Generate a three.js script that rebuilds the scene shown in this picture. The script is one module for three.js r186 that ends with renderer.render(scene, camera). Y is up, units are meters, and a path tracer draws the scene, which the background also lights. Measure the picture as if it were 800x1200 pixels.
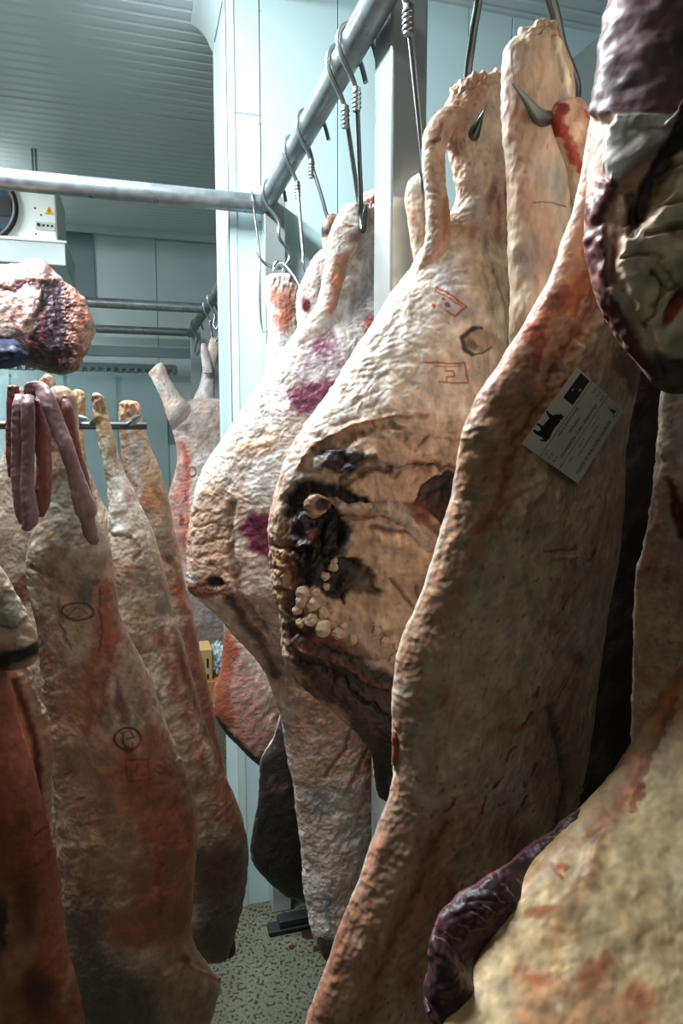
import * as THREE from 'three';
import { mergeGeometries, mergeVertices } from 'three/addons/utils/BufferGeometryUtils.js';
import { RoundedBoxGeometry } from 'three/addons/geometries/RoundedBoxGeometry.js';
import { RectAreaLightUniformsLib } from 'three/addons/lights/RectAreaLightUniformsLib.js';

// ---------------------------------------------------------------- camera, lamps, exposure
const EYE = 1.83, FOC = 800, CEIL = EYE + 1.6, FLOOR = 0;
const scene = new THREE.Scene();
scene.background = new THREE.Color(0x000000);
const camera = new THREE.PerspectiveCamera(2 * Math.atan(600 / FOC) * 180 / Math.PI, 800 / 1200, 0.03, 40);
const PITCH = Math.atan(88 / FOC), YAW = Math.atan(240 / FOC * Math.cos(PITCH));
camera.rotation.set(-PITCH, -YAW, 0, 'YXZ');
camera.position.set(0, EYE, 0);
camera.updateMatrixWorld(true);
scene.add(camera);
const renderer = new THREE.WebGLRenderer({ antialias: true });
renderer.toneMapping = THREE.LinearToneMapping;
renderer.toneMappingExposure = 1.0;
renderer.shadowMap.enabled = true;
RectAreaLightUniformsLib.init();
// [x, y, z, length along z, width, tilt towards +x, light, colour, label]
const LAMPS = [
  [-0.52, 3.34, -1.68, 1.2, 0.16, 0.4, 165, 0xf3fbff, 'white tube lamp tilted towards the beef sides, hung from the ceiling left of the aisle'],
  [-1.25, 3.36, -4.3, 1.2, 0.16, 0, 190, 0xf0fbff, 'white tube lamp on the ceiling near the cooling unit'],
  [-0.5, 3.36, 0.25, 0.9, 0.12, 0, 4, 0xffe6cc, 'added dim warm fill lamp on the ceiling above the viewer'],  // added fill lamp, lifts and warms the near sides
];

// ---------------------------------------------------------------- numbers and helpers
const V3 = (x, y, z) => new THREE.Vector3(x, y, z);
const CAM = V3(0, EYE, 0);
function at(px, py, d) {                       // the point at distance d along the room that is seen at (px, py)
  const r = V3((px - 400) / FOC, (600 - py) / FOC, -1).applyQuaternion(camera.quaternion);
  return r.multiplyScalar(d / -r.z).add(CAM);
}
let seed = 7;
const rnd = () => { seed = (seed * 1664525 + 1013904223) >>> 0; return seed / 4294967296; };
const PERM = new Uint8Array(512);
{ const a = [...Array(256).keys()]; for (let i = 255; i > 0; i--) { const j = Math.floor(rnd() * (i + 1)); [a[i], a[j]] = [a[j], a[i]]; } for (let i = 0; i < 512; i++) PERM[i] = a[i & 255]; }
const fade = t => t * t * t * (t * (t * 6 - 15) + 10);
function grad(h, x, y, z) { h &= 15; const u = h < 8 ? x : y, v = h < 4 ? y : h === 12 || h === 14 ? x : z; return ((h & 1) ? -u : u) + ((h & 2) ? -v : v); }
function noise(x, y, z) {
  const fx = Math.floor(x), fy = Math.floor(y), fz = Math.floor(z), X = fx & 255, Y = fy & 255, Z = fz & 255;
  x -= fx; y -= fy; z -= fz;
  const u = fade(x), v = fade(y), w = fade(z);
  const A = PERM[X] + Y, AA = PERM[A] + Z, AB = PERM[A + 1] + Z, B = PERM[X + 1] + Y, BA = PERM[B] + Z, BB = PERM[B + 1] + Z;
  const l = (t, a, b) => a + t * (b - a);
  return l(w, l(v, l(u, grad(PERM[AA], x, y, z), grad(PERM[BA], x - 1, y, z)), l(u, grad(PERM[AB], x, y - 1, z), grad(PERM[BB], x - 1, y - 1, z))),
    l(v, l(u, grad(PERM[AA + 1], x, y, z - 1), grad(PERM[BA + 1], x - 1, y, z - 1)), l(u, grad(PERM[AB + 1], x, y - 1, z - 1), grad(PERM[BB + 1], x - 1, y - 1, z - 1))));
}
function fbm(x, y, z, o) { let s = 0, a = 0.5; for (let i = 0; i < o; i++) { s += a * noise(x, y, z); x = x * 2.03 + 3.1; y = y * 2.03 + 1.7; z = z * 2.03 + 5.3; a *= 0.5; } return s; }
const ss = (a, b, x) => { const t = Math.min(1, Math.max(0, (x - a) / (b - a))); return t * t * (3 - 2 * t); };
const hex = h => [(h >> 16 & 255), (h >> 8 & 255), (h & 255)];
const used = {};
function numbered(n) { const k = used[n] = (used[n] ?? -1) + 1; return k ? n + '_' + String(k).padStart(3, '0') : n; }
function mesh(name, geo, mat, parent = scene, label) {
  const m = new THREE.Mesh(geo, mat); m.name = parent === scene ? numbered(name) : name;
  if (parent !== scene) { const n = parent.userData.n = parent.userData.n || {}; const k = n[name] = (n[name] ?? -1) + 1; if (k) m.name = name + '_' + String(k).padStart(3, '0'); }
  m.castShadow = m.receiveShadow = true; if (label) m.userData.label = label;
  parent.add(m); return m;
}
function thing(name, label, category, pos = V3(0, 0, 0), group) {
  const o = new THREE.Group(); o.name = numbered(name); o.position.copy(pos);
  o.userData = { label, category }; if (group) o.userData.group = group;
  scene.add(o); return o;
}
function tag(o, label, category, group) { o.userData.label = label; o.userData.category = category; if (group) o.userData.group = group; return o; }
function structure(name, geo, mat, parent = scene) { const m = mesh(name, geo, mat, parent); if (parent === scene) m.userData.kind = 'structure'; return m; }
function structureGroup(name) { const g = new THREE.Group(); g.name = name; g.userData.kind = 'structure'; scene.add(g); return g; }
const box = (x0, x1, y0, y1, z0, z1, r = 0) => {
  const w = x1 - x0, h = y1 - y0, d = z1 - z0;
  const g = r ? new RoundedBoxGeometry(w, h, d, 2, r) : new THREE.BoxGeometry(w, h, d);
  return g.translate((x0 + x1) / 2, (y0 + y1) / 2, (z0 + z1) / 2);
};
const merge = a => mergeGeometries(a.map(g => g.index ? g.toNonIndexed() : g).map(g => { const c = new THREE.BufferGeometry(); for (const k of ['position', 'normal', 'uv']) c.setAttribute(k, g.attributes[k]); return c; }));
function tube(pts, r, seg = 40, rad = 12, taper) {   // a swept tube with closed ends; taper(t) scales the radius
  const cv = new THREE.CatmullRomCurve3(pts, false, 'centripetal'); const g = new THREE.TubeGeometry(cv, seg, r, rad, false);
  const P = g.attributes.position;
  for (let i = 0; i <= seg; i++) { const t = i / seg, c = cv.getPointAt(t), k = taper ? taper(t) : 1;
    for (let j = 0; j <= rad; j++) { const q = i * (rad + 1) + j; P.setXYZ(q, c.x + (P.getX(q) - c.x) * k, c.y + (P.getY(q) - c.y) * k, c.z + (P.getZ(q) - c.z) * k); } }
  const pos = [...P.array], uv = [...g.attributes.uv.array], idx = [...g.index.array];
  for (const e of [0, seg]) { const c = cv.getPointAt(e / seg), n = pos.length / 3; pos.push(c.x, c.y, c.z); uv.push(0, 0); for (let j = 0; j < rad; j++) { const a = e * (rad + 1) + j; e ? idx.push(n, a, a + 1) : idx.push(n, a + 1, a); } }
  const o = new THREE.BufferGeometry(); o.setAttribute('position', new THREE.Float32BufferAttribute(pos, 3)); o.setAttribute('uv', new THREE.Float32BufferAttribute(uv, 2)); o.setIndex(idx); o.computeVertexNormals(); return o;
}
function dataTex(w, h, fn, srgb, rep) {
  const d = new Uint8Array(w * h * 4);
  for (let j = 0; j < h; j++) for (let i = 0; i < w; i++) { const c = fn(i / w, j / h), k = (j * w + i) * 4; d[k] = c[0]; d[k + 1] = c[1]; d[k + 2] = c[2]; d[k + 3] = 255; }
  const t = new THREE.DataTexture(d, w, h, THREE.RGBAFormat); t.magFilter = THREE.LinearFilter; t.minFilter = THREE.LinearFilter; t.wrapS = t.wrapT = THREE.RepeatWrapping;
  if (srgb) t.colorSpace = THREE.SRGBColorSpace; if (rep) t.repeat.set(...rep); t.needsUpdate = true; return t;
}
// noise that tiles with period n cells
function tnoise(u, v, n, z) { const f = (a, b) => noise(a * n, b * n, z); return f(u, v) * (1 - u) * (1 - v) + f(u - 1, v) * u * (1 - v) + f(u, v - 1) * (1 - u) * v + f(u - 1, v - 1) * u * v; }

// ---------------------------------------------------------------- plain materials
const std = (color, roughness = 0.5, metalness = 0, extra = {}) => new THREE.MeshStandardMaterial({ color, roughness, metalness, ...extra });
const galvR = dataTex(256, 256, (u, v) => { const n = tnoise(u, v, 6, 1) + 0.5 * tnoise(u, v, 23, 4); const g = 110 + 90 * n; return [g, g, g]; }, false);
const galvC = dataTex(256, 256, (u, v) => { const n = tnoise(u, v, 5, 9) + 0.6 * tnoise(u, v, 19, 2); const g = 158 + 45 * n; return [g * 0.97, g, g * 1.01]; }, true);
const M = {
  galv: std(0xdfe6e8, 1, 0.5, { map: galvC, roughnessMap: galvR }),
  post: std(0xc8d0cf, 0.42, 0.45, { roughnessMap: galvR }),
  hook: std(0xb4babb, 0.28, 0.95),
  darkHook: std(0x6b7676, 0.32, 0.95),
  panel: std(0xc8e3e4, 0.42),
  trim: std(0xd2e4e4, 0.35),
  farWall: std(0xcfdcdc, 0.5),
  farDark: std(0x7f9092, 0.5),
  ceiling: std(0xe2eaec, 0.34),
  joint: std(0x8fa1a1, 0.7),
  unit: std(0xf0f2ec, 0.42),
  tray: std(0xb8c2c0, 0.4, 0.3),
  dark: std(0x17191c, 0.6),
  fan: std(0x1e2f40, 0.5),
  yellow: std(0xe8b918, 0.5),
  black: std(0x0d0c0c, 0.55),
  wood: std(0xc08a45, 0.6),
  wallGrey: std(0x434a49, 0.6),
  sideWall: std(0x4a5452, 0.6),
};

// ---------------------------------------------------------------- the setting
const WALLD = 2.5, FARD = 5.78, LEFT = -2.3, RIGHT = 1.85, BACK = 1.0, PARTX = 0.335, PARTD2 = 2.87;
{
  const fl = dataTex(1024, 1024, (u, v) => {
    const a = tnoise(u, v, 140, 3), b = tnoise(u, v, 70, 8), c = tnoise(u, v, 6, 5);
    let g = 100 + 52 * a + 24 * c; const hole = ss(0.07, 0.26, b + 0.5 * a); g = g * (1 - hole) + 34 * hole;
    return [g * 0.97, g * 0.97, g * 0.78];
  }, true);
  const flB = dataTex(1024, 1024, (u, v) => { const a = tnoise(u, v, 140, 3), b = tnoise(u, v, 70, 8); const g = 150 + 80 * a - 110 * ss(0.07, 0.26, b + 0.5 * a); return [g, g, g]; }, false);
  const g = box(LEFT - 0.1, RIGHT + 0.1, -0.1, FLOOR, -FARD - 0.1, BACK + 0.1);
  const P = g.attributes.position, U = g.attributes.uv; for (let i = 0; i < P.count; i++) U.setXY(i, P.getX(i) / 0.8, P.getZ(i) / 0.8);
  structure('floor', g, std(0xffffff, 0.75, 0, { map: fl, bumpMap: flB, bumpScale: 0.003 }));
}
{ // ceiling of ribbed panels running across the room
  const ce = structureGroup('ceiling');
  structure('ceiling_slab', box(LEFT - 0.1, RIGHT + 0.1, CEIL + 0.04, CEIL + 0.14, -FARD - 0.1, BACK + 0.1), M.ceiling, ce);
  const pw = 1.05, sh = new THREE.Shape(); sh.moveTo(0.002, 0.04); sh.lineTo(0.002, 0.006);
  for (let k = 0; k < 15; k++) { const z = k * 0.07; sh.lineTo(z + 0.008, -0.002); sh.lineTo(z + 0.050, -0.002); sh.lineTo(z + 0.056, 0.003); sh.lineTo(z + 0.064, 0.003); }
  sh.lineTo(pw - 0.002, 0.04); sh.closePath();
  const pg = new THREE.ExtrudeGeometry(sh, { depth: RIGHT - LEFT + 0.1, bevelEnabled: false }); pg.rotateY(Math.PI / 2);
  for (let z = -FARD - 0.05, k = 0; z < BACK; z += pw, k++) { const m = structure('ceiling_panel', pg, M.ceiling, ce); m.position.set(LEFT - 0.05, CEIL, z + pw); }
}
structure('wall_left', box(LEFT - 0.1, LEFT, FLOOR, CEIL + 0.04, -FARD - 0.1, BACK + 0.1), M.sideWall);
structure('wall_back', box(LEFT, RIGHT, FLOOR, CEIL + 0.04, BACK, BACK + 0.1), M.wallGrey);
structure('wall_right', box(RIGHT, RIGHT + 0.1, FLOOR, CEIL + 0.04, -FARD - 0.1, BACK + 0.1), M.wallGrey);
{ // far wall with sandwich panels
  const w = structureGroup('wall_far');
  structure('wall_core', box(LEFT, RIGHT, FLOOR, CEIL + 0.04, -FARD - 0.1, -FARD), M.joint, w);
  for (let x = LEFT; x < RIGHT - 0.01; x += 0.83) structure('wall_panel', box(x + 0.003, Math.min(RIGHT, x + 0.827), FLOOR, CEIL - 0.01, -FARD, -FARD + 0.012), M.farWall, w);
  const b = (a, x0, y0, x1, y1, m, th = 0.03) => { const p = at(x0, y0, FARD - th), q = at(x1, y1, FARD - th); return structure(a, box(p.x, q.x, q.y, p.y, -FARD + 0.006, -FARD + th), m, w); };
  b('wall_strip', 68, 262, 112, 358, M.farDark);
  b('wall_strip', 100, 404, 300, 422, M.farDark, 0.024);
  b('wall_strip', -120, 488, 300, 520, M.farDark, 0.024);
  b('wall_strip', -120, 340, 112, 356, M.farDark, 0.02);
  // coving under the ceiling
  const s = new THREE.Shape(); s.moveTo(0, 0); s.lineTo(0.06, 0); s.quadraticCurveTo(0.015, -0.015, 0, -0.06); s.closePath();
  const cg = new THREE.ExtrudeGeometry(s, { depth: RIGHT - LEFT, bevelEnabled: false }); cg.rotateY(-Math.PI / 2); cg.rotateY(Math.PI);
  const c = structure('trim_1', cg, M.farWall); c.position.set(LEFT, CEIL, -FARD + 0.012); c.rotation.y = 0;
  cg.computeBoundingBox(); const bb = cg.boundingBox; c.position.x = LEFT - bb.min.x; c.position.z = -FARD + 0.012 - bb.min.z;
}
{ // the white partition the carcasses hang beside
  const w = structureGroup('wall_front');
  structure('wall_core', box(PARTX + 0.008, RIGHT, FLOOR, CEIL + 0.02, -PARTD2 + 0.008, -WALLD - 0.012), M.joint, w);
  const xs = [PARTX + 0.02, at(306, 200, WALLD).x, at(396, 100, WALLD).x, at(549, 50, WALLD).x, at(600, 50, WALLD).x, at(720, 50, WALLD).x, RIGHT];
  const ySplit = at(290, 134, WALLD).y, g = 0.002;
  for (let i = 0; i < xs.length - 1; i++) {
    const cuts = i === 0 ? [FLOOR, ySplit, CEIL] : [FLOOR, CEIL];
    for (let k = 0; k < cuts.length - 1; k++) structure('wall_panel', box(xs[i] + g, xs[i + 1] - g, cuts[k] + (k ? g : 0), cuts[k + 1], -WALLD - 0.014, -WALLD, 0.0015), M.panel, w);
  }
  structure('wall_panel', box(PARTX, PARTX + 0.01, FLOOR, CEIL, -PARTD2 + 0.02, -WALLD - 0.02), M.panel, w);
  structure('wall_panel', box(PARTX, RIGHT, FLOOR, CEIL, -PARTD2 - 0.004, -PARTD2 + 0.01), M.panel, w);
  structure('corner_trim', merge([box(PARTX - 0.003, PARTX + 0.026, FLOOR, CEIL, -WALLD - 0.002, -WALLD + 0.003, 0.001), box(PARTX - 0.003, PARTX + 0.001, FLOOR, CEIL, -WALLD - 0.05, -WALLD + 0.003, 0.001)]), M.trim, w);
  structure('corner_trim', box(PARTX - 0.003, PARTX + 0.001, FLOOR, CEIL, -PARTD2 - 0.004, -PARTD2 + 0.045, 0.001), M.trim, w);
  const scr = []; for (const [x, y] of [[303, 12], [304, 144], [304, 260], [270, 20], [270, 300]]) { const p = at(x, y, WALLD); scr.push(new THREE.CylinderGeometry(0.004, 0.004, 0.003, 10).rotateX(Math.PI / 2).translate(p.x, p.y, -WALLD + 0.001)); }
  for (const s of scr) structure('rivet', s, M.joint, w);
  // coving piece along the top of the partition's end, finishing in a rounded cap
  const s = new THREE.Shape(); s.moveTo(0, 0); s.lineTo(-0.075, 0); s.quadraticCurveTo(-0.02, -0.02, 0, -0.085); s.closePath();
  const cg = new THREE.ExtrudeGeometry(s, { depth: 0.62, bevelEnabled: true, bevelSize: 0.004, bevelThickness: 0.006, bevelSegments: 2, curveSegments: 12 });
  const c = structure('trim_2', cg, M.trim); c.position.set(PARTX - 0.004, CEIL - 0.004, -PARTD2 - 0.02);
}
{ // grey box on the right, its upper edge runs towards the far end
  structure('trim_3', box(1.4, RIGHT, 0.0, 3.06, -WALLD + 0.005, 0.9, 0.01), M.wallGrey);
}

// ---------------------------------------------------------------- lamps
for (const [x, y, z, len, wd, tilt, I, col, label] of LAMPS) {
  const t = thing('ceiling_lamp', label, 'lamp', V3(x, y, z));
  const turn = g => g.rotateZ(tilt);
  mesh('lamp_housing', turn(box(-wd / 2 - 0.02, wd / 2 + 0.02, -0.02, 0.045, -len / 2 - 0.03, len / 2 + 0.03, 0.008)), M.trim, t);
  mesh('lamp_diffuser', turn(box(-wd / 2, wd / 2, -0.028, -0.015, -len / 2, len / 2)), std(0xffffff, 0.5, 0, { emissive: col, emissiveIntensity: 3 }), t);
  for (const k of [-0.4, 0.4]) mesh('bracket', box(-0.012, 0.012, 0, CEIL - y + 0.004, k - 0.012, k + 0.012), M.galv, t);
  const l = new THREE.RectAreaLight(col, I, wd, len); l.quaternion.setFromAxisAngle(V3(0, 0, 1), tilt).multiply(new THREE.Quaternion().setFromAxisAngle(V3(1, 0, 0), -Math.PI / 2));
  l.position.set(x, y, z).add(V3(0, -0.034, 0).applyAxisAngle(V3(0, 0, 1), tilt)); l.name = numbered('lamp_light'); scene.add(l);
}

// ---------------------------------------------------------------- the rail frame
const RAILX = 0.452, RAILY = EYE + 0.8, RR = 0.030;
const cyl = (a, b, r) => { const d = b.clone().sub(a), L = d.length(); const g = new THREE.CylinderGeometry(r, r, L, 28, 1); const U = g.attributes.uv; for (let i = 0; i < U.count; i++) U.setXY(i, U.getX(i) * 0.4, U.getY(i) * L / 0.5); g.applyQuaternion(new THREE.Quaternion().setFromUnitVectors(V3(0, 1, 0), d.normalize())); const c = a.clone().add(b).multiplyScalar(0.5); return g.translate(c.x, c.y, c.z); };
const rf = thing('rail_frame', 'galvanised steel pipe rails and posts that the carcasses hang from', 'rail');
mesh('side_rail', cyl(V3(RAILX, RAILY, 0.4), V3(RAILX, RAILY, -2.44), RR), M.galv, rf);
mesh('side_rail', cyl(V3(0.47, RAILY, -2.9), V3(0.425, RAILY, -5.55), RR), M.galv, rf);
for (const d of [2.44, 4.45, 5.5]) { const p0 = d < 3 ? at(-300, 190, d) : V3(LEFT, 0, 0); mesh('cross_rail', cyl(V3(LEFT, RAILY, -d), V3(d < 3 ? RAILX : d < 5 ? 0.455 : 0.43, RAILY, -d), d < 3 ? 0.032 : RR), M.galv, rf); }
const postPrism = (x0, x1, z0, z1) => { const g = box(x0, x1, FLOOR, RAILY + 0.45, z0, z1, 0.006); const U = g.attributes.uv; return g; };
mesh('post', postPrism(0.487, 0.562, -1.40, -1.30), M.post, rf, 'broad brushed steel post');
mesh('post', box(0.445, 0.52, FLOOR, RAILY + 0.03, -2.495, -2.425, 0.005), M.post, rf);
mesh('post', box(0.42, 0.50, FLOOR, RAILY + 0.03, -5.56, -5.48, 0.005), M.post, rf);
mesh('post', box(LEFT, LEFT + 0.07, FLOOR, RAILY + 0.04, -2.48, -2.40, 0.005), M.post, rf);

// ---------------------------------------------------------------- hooks
// a swivel hook: loop over the rail, ferrule, long rod, hook end. foot = where the bend of the lower hook sits
function railHook(label, d, foot, o = {}) {
  const r = o.r ?? 0.0055, X = o.x ?? RAILX, t = thing('meat_hook', label, 'hook', V3(X, RAILY, -d), o.group);
  const F = foot.clone().sub(t.position), k = RR + r + 0.001, dir = F.clone().normalize();
  const loop = [V3(k * 1.35, -0.035, 0.004), V3(k * 1.08, 0.0, 0.002), V3(k * 0.72, k * 0.72, 0), V3(0, k, 0), V3(-k * 0.72, k * 0.72, 0), V3(-k, 0, 0.002), V3(-k * 0.85, -0.028, 0.004), V3(-0.006, -0.075, 0.006), V3(0.002, -0.10, 0.006)];
  mesh('hook_loop', tube(loop, r, 70, 10), o.mat ?? M.hook, t);
  const a = loop[8], b = V3(F.x, F.y, F.z);
  const fer = []; for (let i = 0; i < 4; i++) { const c = a.clone().addScaledVector(V3(0, -1, 0), i * 0.009); fer.push(new THREE.TorusGeometry(r * 1.1, r * 0.75, 8, 14).rotateX(Math.PI / 2).translate(c.x, c.y, c.z)); }
  fer.push(new THREE.CylinderGeometry(r * 1.5, r * 1.5, 0.045, 12).translate(a.x, a.y - 0.012, a.z));
  mesh('ferrule', merge(fer), o.mat ?? M.hook, t);
  const tip = o.tip ?? V3(0.05, 0.045, 0.03), mid = a.clone().lerp(b, 0.5);
  const low = [a.clone(), a.clone().lerp(b, 0.3), mid, a.clone().lerp(b, 0.8), b.clone().add(V3(-0.004, 0.03, 0)), b.clone().add(tip.clone().multiplyScalar(0.28)).add(V3(0, -0.018, 0)), b.clone().addScaledVector(tip, 0.7), b.clone().add(tip)];
  mesh('hook_rod', tube(low, r, 80, 10, u => u > 0.93 ? Math.max(0.12, 1 - (u - 0.93) / 0.07 * 0.88) : 1), o.lowMat ?? o.mat ?? M.hook, t);
  return t;
}
function sHook(label, pts, r, mat = M.hook, group) { const t = tag(mesh('meat_hook', tube(pts, r, 60, 10, u => u > 0.9 ? Math.max(0.15, 1 - (u - 0.9) * 8) : 1), mat), label, 'hook', group); return t; }
// ---------------------------------------------------------------- meat: lofted bodies with painted and raised detail
// rows: [y, leftX, rightX, halfThickness?, depth?] or [[lx, ly], [rx, ry], halfThickness?, depth?]; the last two carry on downwards
const NOTHING = [];
function expand(rows, d, th) {
  let D = d, T = th;
  return rows.map(r => {
    let a, b, i; if (Array.isArray(r[0])) { a = r[0]; b = r[1]; i = 2; } else { a = [r[1], r[0]]; b = [r[2], r[0]]; i = 3; }
    if (r[i] !== undefined) T = r[i]; if (r[i + 1] !== undefined) D = r[i + 1];
    return [a[0], a[1], b[0], b[1], D, T];
  });
}
const EL = (x, y, rx, ry, rot, c, a, o = {}) => ({ k: 0, x, y, rx, ry, cs: Math.cos(rot), sn: Math.sin(rot), c: c === null ? null : hex(c), a, soft: o.soft ?? 4, w: o.w ?? 5, h: o.h ?? 0, b: o.b ?? 0, box: [x - Math.max(rx, ry), y - Math.max(rx, ry), x + Math.max(rx, ry), y + Math.max(rx, ry)] });
const bx4 = p => [Math.min(...p.map(q => q[0])), Math.min(...p.map(q => q[1])), Math.max(...p.map(q => q[0])), Math.max(...p.map(q => q[1]))];
const PG = (pts, c, a, o = {}) => ({ k: 1, pts, c: c === null ? null : hex(c), a, soft: o.soft ?? 4, w: o.w ?? 6, h: o.h ?? 0, b: o.b ?? 0, box: bx4(pts) });
const LN = (pts, wd, c, a, o = {}) => { const q = bx4(pts); return { k: 2, pts, wd, c: c === null ? null : hex(c), a, soft: o.soft ?? 2, w: o.w ?? 3, h: o.h ?? 0, b: o.b ?? 0, box: [q[0] - wd, q[1] - wd, q[2] + wd, q[3] + wd] }; };
const RING = (x, y, rx, ry, rot, wd, c, a, o = {}) => { const p = []; for (let i = 0; i <= 18; i++) { const t = i / 18 * Math.PI * 2, u = Math.cos(t) * rx, v = Math.sin(t) * ry; p.push([x + u * Math.cos(rot) - v * Math.sin(rot), y + u * Math.sin(rot) + v * Math.cos(rot)]); } return LN(p, wd, c, a, o); };
function segDist(x, y, a, b) { const dx = b[0] - a[0], dy = b[1] - a[1], t = Math.max(0, Math.min(1, ((x - a[0]) * dx + (y - a[1]) * dy) / (dx * dx + dy * dy + 1e-9))); return Math.hypot(x - a[0] - t * dx, y - a[1] - t * dy); }
function maskOf(o, px, py, n1, n2) {
  const m = o.soft + o.w * 1.2, B = o.box;
  if (px < B[0] - m || px > B[2] + m || py < B[1] - m || py > B[3] + m) return 0;
  const x = px + n1 * o.w, y = py + n2 * o.w; let s;
  if (o.k === 0) { const dx = x - o.x, dy = y - o.y, u = (dx * o.cs + dy * o.sn) / o.rx, v = (-dx * o.sn + dy * o.cs) / o.ry; s = (Math.sqrt(u * u + v * v) - 1) * Math.min(o.rx, o.ry); }
  else if (o.k === 1) { let inside = false, dm = 1e9; const p = o.pts; for (let i = 0, j = p.length - 1; i < p.length; j = i++) { dm = Math.min(dm, segDist(x, y, p[j], p[i])); if ((p[i][1] > y) !== (p[j][1] > y) && x < (p[j][0] - p[i][0]) * (y - p[i][1]) / (p[j][1] - p[i][1]) + p[i][0]) inside = !inside; } s = inside ? -dm : dm; }
  else { let dm = 1e9; const p = o.pts; for (let i = 0; i + 1 < p.length; i++) dm = Math.min(dm, segDist(x, y, p[i], p[i + 1])); s = dm - o.wd / 2; }
  return 1 - ss(-o.soft, o.soft, s);
}
function makeLoft(o) {
  const R = expand(o.rows, o.d, o.th ?? 0.06), n = R.length;
  const cr = (a, b, c, d, t) => 0.5 * ((2 * b) + (-a + c) * t + (2 * a - 5 * b + 4 * c - d) * t * t + (-a + 3 * b - 3 * c + d) * t * t * t);
  const row = f => { f = Math.max(0, Math.min(n - 1.00001, f)); const i = Math.floor(f), t = f - i, q = k => R[Math.max(0, Math.min(n - 1, k))]; const o6 = []; for (let k = 0; k < 6; k++) o6.push(cr(q(i - 1)[k], q(i)[k], q(i + 1)[k], q(i + 2)[k], t)); o6[5] = Math.max(0.002, o6[5]); return o6; };
  const N = 512, cum = [0]; let pr = row(0);
  for (let i = 1; i <= N; i++) { const r = row(i / N * (n - 1)); cum.push(cum[i - 1] + Math.hypot((r[0] + r[2] - pr[0] - pr[2]) / 2, (r[1] + r[3] - pr[1] - pr[3]) / 2) + 0.25 * Math.abs(r[2] - r[0] - pr[2] + pr[0])); pr = r; }
  const fOf = v => { const L = v * cum[N]; let a = 0, b = N; while (b - a > 1) { const m = (a + b) >> 1; cum[m] <= L ? a = m : b = m; } const s = (cum[b] - cum[a]) || 1; return (a + (L - cum[a]) / s) / N * (n - 1); };
  const e = o.e ?? 0.82, eb = 0.9, backK = o.back ?? 0.8;
  const ring = v => {                 // everything that the points of one section share
    const r = row(fOf(v)), d = r[4], sk = o.skew ?? 0, L = at(r[0], r[1], d - sk), Q = at(r[2], r[3], d + sk);
    const C = L.clone().add(Q).multiplyScalar(0.5), W = Q.sub(L).multiplyScalar(0.5), T = CAM.clone().sub(C); T.y *= 0.25;
    const w2 = W.lengthSq() || 1e-9; T.addScaledVector(W, -T.dot(W) / w2).normalize();
    // round the two ends off
    const capT = o.cap ?? 0.02, k = Math.min(1, Math.sqrt(Math.min(1, Math.max(0, v / capT))), Math.sqrt(Math.min(1, Math.max(0, (1 - v) / (o.capEnd ?? capT)))));
    return { r, C, W, T, th: r[5] * Math.max(0.02, k), kw: 0.25 + 0.75 * k };
  };
  const ang = u => { u = ((u % 1) + 1) % 1; if (u >= 0.08 && u <= 0.92) return (u - 0.08) / 0.84 * Math.PI; const b = u > 0.92 ? u - 0.92 : u + 0.08; return Math.PI + b / 0.16 * Math.PI; };
  const pt = (g, a, out) => {
    const c = -Math.cos(a) * g.kw, s = Math.sin(a), t = s >= 0 ? Math.pow(s, e) * g.th : -Math.pow(-s, eb) * g.th * backK;
    out.set(g.C.x + g.W.x * c + g.T.x * t, g.C.y + g.W.y * c + g.T.y * t, g.C.z + g.W.z * c + g.T.z * t);
    return out;
  };
  const lean = (g, a, c) => { const d = g.r[4] + (2 * c - 1) * (o.skew ?? 0); return d / (d - 0.97 * g.th * Math.pow(Math.max(0, Math.sin(a)), e)); };   // bulging parts stand nearer, so marks keep their place on the outline's elevation
  return { ring, ang, pt, lean };
}
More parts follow.
